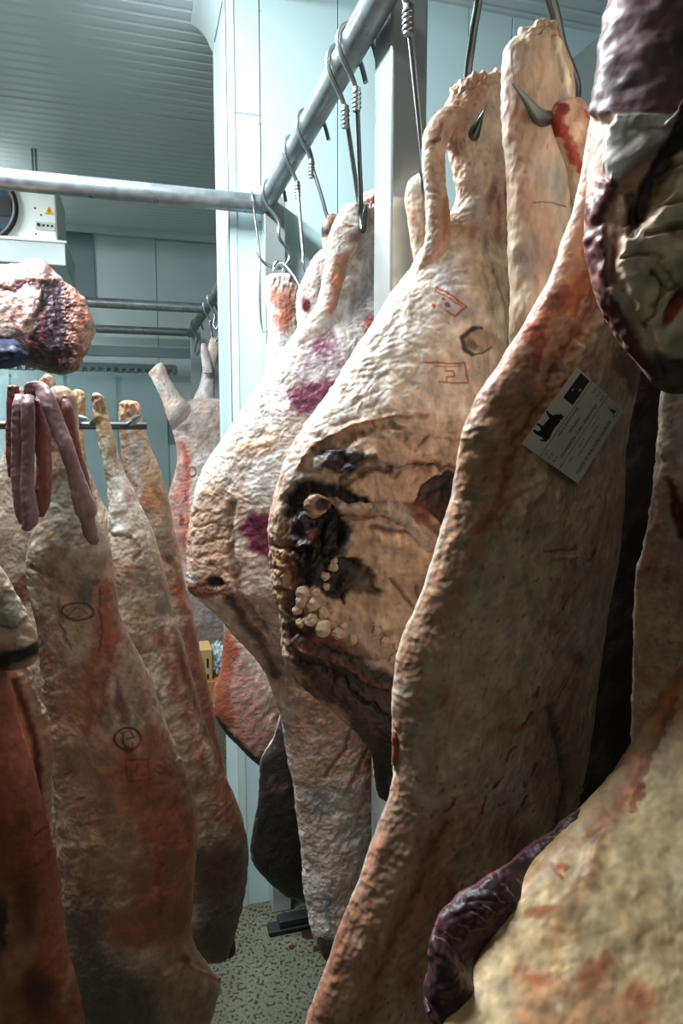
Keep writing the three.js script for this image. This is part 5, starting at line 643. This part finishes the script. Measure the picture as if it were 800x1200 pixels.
// the pig behind, by the partition
const pig = carcass('pig_carcass', 'pale split pig carcass with two spread hind legs, far back beside the white partition', 'carcass', {
  style: 'pale', d: 4.25, th: 0.08, nu: 120, nv: 260, tex: [448, 896], lump: 0.014, sc: 0.5, bump: 0.006, am: [0.25, 0.3, 0.15, 0.2],
  rows: [[466, 222, 262, 0.05], [476, 212, 266, 0.08], [490, 204, 268], [505, 203, 268], [525, 208, 268], [545, 206, 268], [575, 198, 268], [605, 190, 268], [640, 186, 268], [680, 192, 268], [720, 208, 268, 0.07], [755, 222, 266, 0.05], [772, 234, 262, 0.03]],
  over: [PG([[205, 520], [216, 516], [222, 540], [216, 600], [218, 660], [190, 660], [184, 600], [196, 560]], 0xbf7462, 0.75, { soft: 6, w: 6 }), LN([[217, 522], [219, 600], [214, 640]], 5, 0xd8543a, 0.7, { soft: 3 }), LN([[208, 545], [190, 570]], 2.5, 0x2a1612, 0.9, { soft: 1 }), PG([[200, 530], [212, 530], [208, 560], [196, 580]], 0xdfc0b4, 0.7, { soft: 3 }), RING(224, 553, 4, 6, 0, 1.6, 0xa84a38, 0.8, { soft: 0.8, w: 1 }), LN([[213, 575], [216, 575], [216, 588], [213, 588]], 1.6, 0xc04a34, 0.7, { soft: 0.8, w: 1 }), EL(211, 610, 3, 6, 0, 0xb03a26, 0.85, { soft: 1, w: 1 }), EL(216, 502, 4, 4, 0, 0x8a5a4a, 0.8), LN([[222, 510], [240, 514], [256, 508]], 2, 0x9c8c84, 0.6), LN([[224, 525], [250, 530]], 1.6, 0xb09888, 0.5), PG([[215, 690], [262, 690], [262, 770], [225, 765]], 0x84706a, 0.6, { soft: 8, w: 8 })],
}, [
  ['hind_leg', { style: 'pale', d: 4.2, th: 0.04, sc: 0.5, nu: 60, nv: 120, tex: [192, 320], rows: [[[174, 436], [186, 424], 0.02], [[175, 440], [192, 428], 0.035], [[183, 455], [200, 446], 0.04], [[190, 472], [210, 460], 0.045], [[197, 492], [222, 474], 0.055], [[205, 508], [234, 490], 0.05, 4.26], [[214, 524], [244, 510], 0.03, 4.3]], over: [EL(178, 434, 5, 5, 0, 0xd08a78, 0.7)] }, 'left hind leg splayed outwards'],
  ['hind_leg', { style: 'pale', d: 4.28, th: 0.04, sc: 0.5, nu: 60, nv: 120, tex: [192, 320], rows: [[[247, 394], [257, 396], 0.018], [[243, 408], [256, 412], 0.03], [[238, 428], [252, 434], 0.035], [[234, 450], [251, 456], 0.045], [[226, 468], [252, 476], 0.055], [[222, 488], [254, 494], 0.05, 4.28], [[226, 506], [252, 510], 0.03, 4.3]] }, 'raised right hind leg'],
  ['trotter', { style: 'pale', d: 4.2, th: 0.02, sc: 0.5, nu: 40, nv: 50, tex: [96, 128], rows: [[402, 236, 241, 0.01], [410, 235, 244, 0.02], [424, 236, 247], [438, 238, 249, 0.015]] }],
]);

// the cut lump at upper left
const chunk = carcass('meat_joint', 'ragged cut lump of meat with a pale fatty face, hanging at the upper left', 'meat joint', {
  name: 'joint', style: 'cut', d: 2.36, th: 0.15, nu: 160, nv: 240, tex: [640, 768], lump: 0.009, bump: 0.007, cap: 0.01, capEnd: 0.06, e: 0.7,
  rows: [[[-80, 350], [-80, 410], 0.05], [[-70, 326], [-70, 428], 0.1], [[-40, 316], [-40, 430], 0.13], [[0, 313], [0, 428]], [[24, 311], [24, 428]], [[36, 306], [36, 432]], [[50, 307], [48, 434]], [[62, 318], [60, 437], 0.12], [[74, 330], [72, 439], 0.11], [[88, 340], [82, 437], 0.1], [[98, 352], [92, 428], 0.08], [[108, 368], [100, 414], 0.06], [[115, 382], [108, 402], 0.04]],
  over: [PG([[44, 330], [72, 334], [84, 360], [88, 400], [82, 440], [56, 444], [30, 440], [34, 396], [46, 366]], 0x40303a, 0.96, { soft: 4, w: 6, h: -0.012 }), PG([[-60, 350], [20, 345], [44, 340], [46, 360], [30, 388], [0, 396], [-60, 396]], 0xcbb3a8, 0.92, { soft: 4, w: 6, h: 0.01 }), LN([[26, 360], [14, 378], [24, 384]], 5, 0x9c5a50, 0.8, { w: 8 }), LN([[-60, 340], [10, 340], [40, 334]], 8, 0x43262a, 0.8, { w: 8, h: -0.01 }), PG([[-60, 310], [30, 312], [50, 310], [48, 332], [0, 336], [-60, 336]], 0xb48e82, 0.85, { soft: 4, w: 10 }), EL(55, 318, 6, 9, 0.4, 0x4a2c2c, 0.8, { w: 4 }), PG([[76, 340], [92, 350], [110, 378], [104, 400], [94, 420], [86, 430], [82, 400], [78, 366]], 0xa86c5a, 0.8, { soft: 5, w: 10, h: 0.01 }), LN([[50, 372], [48, 392], [38, 404]], 8, 0x7c3a40, 0.8, { w: 8 }), EL(73, 427, 5, 6, 0, 0xc9a09a, 0.85, { w: 3 }), EL(108, 384, 6, 10, 0, 0xa06a3c, 0.7, { w: 4 }), LN([[90, 402], [96, 418]], 8, 0x6a2c20, 0.8, { w: 5 }), LN([[60, 350], [64, 390], [70, 420]], 4, 0x5a4850, 0.5, { w: 6, h: 0.006 }), LN([[30, 395], [44, 376], [54, 362]], 4, 0xe0c0b4, 0.6, { w: 6 })],
}, [
  ['cloth_wrap', { style: 'cut', d: 2.335, th: 0.15, nu: 80, nv: 100, tex: [384, 384], lump: 0.008, bump: 0.003, gloss: 0.9, coat: 0, capEnd: 0.2, rows: [[[-82, 398], [-82, 428], 0.06], [[-60, 397], [-60, 433], 0.12], [[-20, 398], [-20, 433], 0.14], [[10, 397], [10, 431], 0.14], [[26, 400], [26, 430], 0.13], [[40, 412], [40, 430], 0.09]], am: [0, 0, 0, 0], over: [PG([[-120, 380], [60, 380], [60, 450], [-120, 450]], 0x2c3149, 1, { soft: 1 }), LN([[-90, 410], [0, 409], [34, 412]], 4, 0xaab2c4, 0.8, { w: 4 }), LN([[-90, 422], [10, 421]], 2, 0x8088a0, 0.5, { w: 4 })] }, 'dark blue striped cloth under it'],
]);
// ---------------------------------------------------------------- hooks in use
const G1 = 'steel hooks on the side rail';
railHook('bright hook whose long rod runs down to the hock of the bruised beef side', 1.42, at(424, 268, 1.47), { tip: V3(-0.01, 0.03, 0.06), lowMat: M.darkHook });
railHook('steel hook beside the post, second one along the rail, its rod behind the front rod', 1.50, at(424, 262, 1.55), { tip: V3(0.03, 0.03, -0.02) });
railHook('steel hook on the mid rail with its rod ending in the far brown hoof end', 1.80, at(389, 270, 1.77), { tip: V3(0.02, 0.03, 0.02), r: 0.005 });
railHook('steel hook on the mid rail ending in the shank with the round red cut', 1.96, at(357, 320, 1.9), { tip: V3(0.03, 0.03, 0.02), r: 0.005 });
// short double hook at the corner post
{ const d = 2.30, c = V3(RAILX, RAILY, -d), k = RR + 0.006, rel = pts => pts.map(([x, y, z]) => c.clone().add(V3(x, y, z)));
  sHook('S-shaped hook looped over the rail beside the corner post', rel([[k * 1.2, -0.03, 0], [k, 0.005, 0], [k * 0.7, k * 0.7, 0], [0, k, 0], [-k * 0.7, k * 0.7, 0], [-k, 0, 0], [-k * 0.7, -0.04, 0], [0.015, -0.10, 0.01], [0.018, -0.15, 0.01], [0.045, -0.185, 0.01], [0.05, -0.215, 0.01], [0.02, -0.245, 0.01], [-0.03, -0.235, 0.01], [-0.06, -0.20, 0.01]]), 0.0055);
  const p = at(333, 318, 2.2), q = c.clone().add(V3(0.012, -0.238, 0.018));
  sHook('small S-hook joining the corner hook to the red-stained hock', [q.clone().add(V3(0.016, -0.016, 0)), q.clone().add(V3(0.012, 0.008, 0)), q.clone().add(V3(-0.008, 0.008, 0)), q.clone().add(V3(-0.016, -0.02, 0)), p.clone().add(V3(-0.01, 0.02, 0.02)), p.clone().add(V3(0.02, -0.03, 0.06)), p.clone().add(V3(0.04, -0.07, 0.08)), p.clone().add(V3(0.055, -0.05, 0.085)), p.clone().add(V3(0.055, 0.0, 0.085))], 0.005);
}
// thin loose hook beside the corner post
sHook('thin wire hook hanging at the end of the front cross rail', [V3(0.405, RAILY - 0.03, -2.40), V3(0.40, RAILY + 0.01, -2.40), V3(0.405, RAILY + 0.038, -2.44), V3(0.41, RAILY + 0.02, -2.475), V3(0.41, RAILY - 0.01, -2.48)].reverse().concat([at(304, 300, 2.39), at(304, 330, 2.38), at(306, 380, 2.37), at(309, 390, 2.36), at(313, 385, 2.36)]), 0.004);
railHook('grey hook rod just right of the post, leading to the narrow shank behind', 1.14, at(500, 222, 1.2), { r: 0.006, tip: V3(-0.02, 0.03, 0.01) });
const longHook = (label, d, p, tipA, tipB, r) => {              // a heavy hook whose point comes out through the front of a shank
  const t = thing('meat_hook', label, 'hook', V3(RAILX, RAILY, -d)), F = q => q.clone().sub(t.position), k = RR + r;
  mesh('hook_rod', tube([V3(k * 1.3, -0.03, 0), V3(k, 0, 0), V3(k * 0.7, k * 0.7, 0), V3(0, k, 0), V3(-k * 0.7, k * 0.7, 0), V3(-k, 0, 0), V3(-k * 0.6, -0.05, 0), V3(0, -0.11, 0), ...p.map(F)], r, 110, 12), M.darkHook, t);
  mesh('hook_point', tube([p[p.length - 1], tipA.clone().lerp(p[p.length - 1], 0.5), tipA, tipA.clone().lerp(tipB, 0.5), tipB].map(F), r * 1.25, 40, 12, u => u > 0.55 ? Math.max(0.1, 1.15 - (u - 0.55) / 0.45 * 1.05) : 1.15), M.darkHook, t);
  return t;
};
longHook('dark hook with a short pointed tip showing through the middle shank', 0.98, [at(559, -20, 0.99), at(554, 40, 1.02), at(548, 88, 1.05), at(550, 130, 1.06), at(556, 160, 1.03)], at(555, 158, 0.995), at(567, 129, 0.965), 0.0065);
longHook('dark heavy hook curving behind the tall shank with its blade-like tip across the front', 0.82, [at(648, 10, 0.90), at(658, 55, 0.915), at(674, 100, 0.915), at(672, 130, 0.91)], at(634, 139, 0.852), at(600, 97, 0.822), 0.008);
longHook('hook on the near rail holding the large side, above the picture', 0.70, [at(780, -150, 0.74), at(780, -100, 0.77)], at(790, -90, 0.72), at(800, -110, 0.69), 0.0065);
{ // the lump's own hook on the front cross rail
  const p = at(-45, 322, 2.36), k = 0.032 + 0.006, c = V3(p.x, RAILY, -2.44);
  sHook('hook on the front cross rail that holds the ragged cut lump', [...[[-0.03, -k], [0.01, -k], [k * 0.7, -k * 0.7], [k, 0], [k * 0.7, k * 0.7], [0, k], [-0.05, 0.06]].map(([y, z]) => c.clone().add(V3(0, y, z))), c.clone().add(V3(0, -0.12, 0.07)), p.clone().add(V3(0, 0.05, 0)), p.clone().add(V3(0, -0.03, 0.0)), p.clone().add(V3(0.02, -0.06, 0.02)), p.clone().add(V3(0.05, -0.05, 0.05)), p.clone().add(V3(0.06, -0.01, 0.08))], 0.006);
}
// far hooks on the back rail
railHook('small far hook on the back rail from which the pig hangs', 4.35, at(249, 400, 4.27), { x: 0.452, r: 0.006 });
railHook('small empty far hook on the back rail, seen at the partition edge', 4.12, at(250, 385, 4.1), { x: 0.455, r: 0.006 });
railHook('empty far hook on the back rail nearest the rear post', 5.1, at(228, 415, 5.1), { x: 0.432, r: 0.006 });

// ---------------------------------------------------------------- the bar with spikes that carries the lambs
{ const d = 1.66, t = thing('spiked_bar', 'low steel bar with pointed spikes that carries the lambs on the left', 'rack');
  const a = at(-140, 500, d), b = at(172, 499, d), add = (n, g, m = M.galv) => mesh(n, g, m, t);
  a.y = b.y; add('bar', cyl(a, b, 0.009), M.darkHook); add('post', box(a.x - 0.03, a.x + 0.03, FLOOR, a.y + 0.05, a.z - 0.03, a.z + 0.03, 0.004)); add('foot', box(a.x - 0.09, a.x + 0.09, FLOOR, 0.012, a.z - 0.16, a.z + 0.16, 0.003));
  for (const [x0, y0, x1, y1] of [[108, 494, 122, 476], [152, 496, 166, 486], [62, 484, 75, 466], [88, 490, 104, 491], [10, 496, 24, 484]]) { const p = at(x0, y0, d), q = at(x1, y1, d - 0.13); add('spike', tube([p, p.clone().lerp(q, 0.5), q], 0.0085, 20, 10, u => u > 0.5 ? Math.max(0.08, 1 - (u - 0.5) * 1.9) : 1), M.hook); }
  place(t);
}
// ---------------------------------------------------------------- cooling unit
{ const d = 4.3, p = at(-110, 192, d), q = at(68, 284, d), t = thing('cooling_unit', 'white ceiling-hung cooling unit with a warning triangle and a drip tray', 'cooling unit', V3((p.x + q.x) / 2, q.y, -d));
  const w = q.x - p.x, h = p.y - q.y, add = (n, g, m, l) => mesh(n, g, m, t, l);
  add('casing', box(-w / 2, w / 2, 0, h, -0.55, 0, 0.012), M.unit);
  const tr = at(76, 314, d + 0.0).y - q.y; add('drip_tray', box(-w / 2 - 0.03, w / 2 + 0.045, tr, -0.004, -0.56, 0.03, 0.01), M.tray);
  add('tray_lip', box(-w / 2 - 0.035, w / 2 + 0.05, -0.012, 0.004, -0.565, 0.036, 0.004), M.unit);
  const loc = (x, y) => at(x, y, d).sub(t.position);
  const fc = loc(-26, 240); add('fan_ring', new THREE.TorusGeometry(0.19, 0.016, 12, 48).translate(fc.x, fc.y, 0.012), M.dark);
  add('fan_recess', new THREE.CylinderGeometry(0.185, 0.185, 0.012, 48).rotateX(Math.PI / 2).translate(fc.x, fc.y, 0.004), M.fan);
  for (let i = 0; i < 5; i++) { const s = new THREE.Shape(); s.moveTo(0.03, -0.01); s.quadraticCurveTo(0.1, -0.07, 0.17, -0.04); s.lineTo(0.165, 0.05); s.quadraticCurveTo(0.1, 0.05, 0.03, 0.015); const g = new THREE.ExtrudeGeometry(s, { depth: 0.005, bevelEnabled: false }); g.rotateX(0.15).rotateZ(i * Math.PI * 0.4).translate(fc.x, fc.y, 0.016); add('fan_blade', g, M.dark); }
  add('fan_hub', new THREE.CylinderGeometry(0.035, 0.035, 0.02, 24).rotateX(Math.PI / 2).translate(fc.x, fc.y, 0.02), M.dark);
  const tp = loc(57.5, 247), s = new THREE.Shape(); s.moveTo(-0.024, -0.02); s.lineTo(0.024, -0.02); s.lineTo(0, 0.024); s.closePath();
  const tri = add('warning_sticker', new THREE.ExtrudeGeometry(s, { depth: 0.002, bevelEnabled: false }).translate(tp.x, tp.y, 0), M.yellow, 'yellow triangular warning sticker');
  mesh('warning_mark', merge([box(tp.x - 0.002, tp.x + 0.002, tp.y - 0.006, tp.y + 0.010, 0.002, 0.0035), box(tp.x - 0.002, tp.x + 0.002, tp.y - 0.014, tp.y - 0.010, 0.002, 0.0035)]), M.black, tri);
  const lp = loc(53, 265), pl = add('control_plate', box(lp.x - 0.052, lp.x + 0.052, lp.y - 0.022, lp.y + 0.022, 0, 0.004, 0.001), M.tray, 'small grey control plate');
  mesh('knob', new THREE.CylinderGeometry(0.009, 0.009, 0.008, 16).rotateX(Math.PI / 2).translate(lp.x - 0.034, lp.y + 0.004, 0.006), M.black, pl);
  for (const dx of [-0.008, 0.014, 0.036]) mesh('mark', box(lp.x + dx - 0.006, lp.x + dx + 0.006, lp.y - 0.004, lp.y + 0.008, 0.004, 0.005), M.dark, pl);
  for (const [x, y] of [[41, 244], [42, 274], [48, 252]]) { const c = loc(x, y); add('screw', new THREE.CylinderGeometry(0.005, 0.005, 0.004, 10).rotateX(Math.PI / 2).translate(c.x, c.y, 0.001), M.dark); }
  const cp = loc(20, 279); add('drain_plug', new THREE.CylinderGeometry(0.014, 0.014, 0.02, 16).rotateX(Math.PI / 2).translate(cp.x, cp.y, 0.008), M.hook);
  for (const x of [loc(38, 200).x, loc(42, 200).x, -w / 2 + 0.1]) add('hanging_rod', new THREE.CylinderGeometry(0.006, 0.006, CEIL - t.position.y - h + 0.01, 10).translate(x, h + (CEIL - t.position.y - h) / 2, -0.03), M.galv);
}
// ---------------------------------------------------------------- strip curtain at the far wall
{ const d = FARD - 0.06, a = at(-130, 428, d), b = at(206, 437, d), y = a.y, t = thing('strip_curtain', 'clear plastic strip curtain on a toothed rail at the far wall', 'curtain', V3(0, FLOOR, -d));
  mesh('curtain_rail', box(a.x, b.x, b.y + 0.022, b.y + 0.062, -0.012, 0.012, 0.003), M.farDark, t);
  const tg = box(-0.014, 0.014, -0.022, 0.022, -0.02, 0.016, 0.003); let k = 0;
  for (let x = a.x + 0.02; x < b.x - 0.01; x += 0.058) { const m = mesh('rail_tooth', tg, M.farDark, t); m.position.set(x, b.y + 0.016, 0); }
  const pm = new THREE.MeshPhysicalMaterial({ color: 0xdfeff0, transmission: 0.6, roughness: 0.12, thickness: 0, ior: 1.4 });
  const sw = 0.2, hgt = b.y - 0.03, g = new RoundedBoxGeometry(sw, hgt, 0.004, 2, 0.0015).translate(0, 0.02 + hgt / 2, 0.012);
  for (let x = a.x + 0.12, i = 0; x < b.x - 0.05; x += 0.19, i++) { const m = mesh('strip', g, pm, t); m.position.set(x, 0, (i % 2) * 0.03); m.rotation.y = (rnd() - 0.5) * 0.05; }
}
// ---------------------------------------------------------------- wooden shelf with wrapped goods behind the lambs
{ const d = 3.35, p = at(205, 803, d), q = at(290, 818, d), t = thing('wooden_shelf', 'low orange-brown wooden shelf behind the lambs, next to the partition', 'shelf', V3((p.x + q.x) / 2, FLOOR, -d));
  const w = (q.x - p.x) / 2, y1 = p.y, y0 = q.y; mesh('shelf_board', box(-w, w, y0, y1, -0.3, 0, 0.004), M.wood, t);
  for (const [x, z] of [[-1, -0.04], [1, -0.04], [-1, -0.26], [1, -0.26]]) mesh('leg', box(x * (w - 0.02) - 0.02, x * (w - 0.02) + 0.02, FLOOR, y0, z - 0.02, z + 0.02, 0.003), M.wood, t);
  const a = at(235, 768, d - 0.02), b = at(250, 803, d - 0.02), c = thing('carton', 'small tan carton with dark slots standing on the wooden shelf', 'box', V3((a.x + b.x) / 2, y1, -d - 0.1));
  const cw = (b.x - a.x) / 2, ch = a.y - b.y; mesh('carton_body', box(-cw, cw, 0, ch, -0.08, 0.08, 0.003), std(0xc9a56c, 0.7), c);
  for (const [y, h] of [[ch * 0.42, ch * 0.3], [ch * 0.05, ch * 0.16]]) mesh('slot', box(cw * 0.1, cw * 0.42, y, y + h, 0.078, 0.082), M.black, c);
  // crumpled clear bag of something behind it
  const gm = mergeVertices(new THREE.IcosahedronGeometry(1, 12)); const P = gm.attributes.position; for (let i = 0; i < P.count; i++) { const x = P.getX(i), yy = P.getY(i), z = P.getZ(i), s = 1 + 0.5 * (Math.abs(noise(x * 3, yy * 3, z * 3)) - 0.2) + 0.3 * (Math.abs(noise(x * 8, yy * 8 + 4, z * 8)) - 0.2); P.setXYZ(i, x * s * 0.055, Math.max(-0.075, yy * s * 0.085), z * s * 0.06); } gm.computeVertexNormals();
  const bag = tag(mesh('plastic_bag', gm, new THREE.MeshPhysicalMaterial({ color: 0xb4bcbc, roughness: 0.2, clearcoat: 0.6 })), 'crumpled shiny plastic bag on the wooden shelf beside the carton', 'bag'); const bp = at(259, 790, d - 0.02); bag.position.set(bp.x, y1 + 0.075, -d - 0.1);
}
// ---------------------------------------------------------------- floor odds and ends behind the carcasses
{ const p = at(318, 1072, 2.36), t = tag(mesh('floor_box', merge([box(-0.02, 0.2, 0, 0.02, -0.03, 0.03, 0.006), box(0.02, 0.18, 0.02, 0.05, -0.025, 0.025, 0.006)]), M.dark), 'flat black trap on the floor at the foot of the partition', 'box'); t.position.set(p.x, FLOOR, -2.33); }
{ const bl = new THREE.MeshPhysicalMaterial({ color: 0x3c1d16, roughness: 0.4, clearcoat: 0.2 });
  const dg = [0, 1, 2].map(k => { const s = new THREE.Shape(); for (let i = 0; i <= 14; i++) { const a = i / 14 * Math.PI * 2, r = 1 + 0.45 * noise(Math.cos(a) * 1.2 + k * 9, Math.sin(a) * 1.2, k); i ? s.lineTo(Math.cos(a) * r, Math.sin(a) * r) : s.moveTo(r, 0); } const g = new THREE.ExtrudeGeometry(s, { depth: 0.0012, bevelEnabled: false }); g.scale(1, 1, 1); return g.rotateX(-Math.PI / 2); });
  const spots = [[362, 1095, 0.028, 'largest dried blood spot on the floor under the bruised side'], [342, 1110, 0.012, 'small dried blood spot on the floor left of the largest one'], [372, 1112, 0.016, 'dried blood spot on the floor just below the largest one'], [330, 1080, 0.009, 'tiny dried blood speck on the floor nearest the partition foot']];
  const hgt = camera.position.y; spots.forEach(([x, y, r, l], i) => { const q = at(x, y, 1).sub(CAM), k = -EYE / q.y, m = tag(mesh('blood_spot', dg[i % 3], bl), l, 'stain'); m.position.set(CAM.x + q.x * k, FLOOR + 0.0002, q.z * k); m.scale.set(r, 1, r * 0.9); });
}
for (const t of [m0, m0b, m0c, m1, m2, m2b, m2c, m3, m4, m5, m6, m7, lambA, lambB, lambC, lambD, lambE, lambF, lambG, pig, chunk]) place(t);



renderer.render(scene, camera);
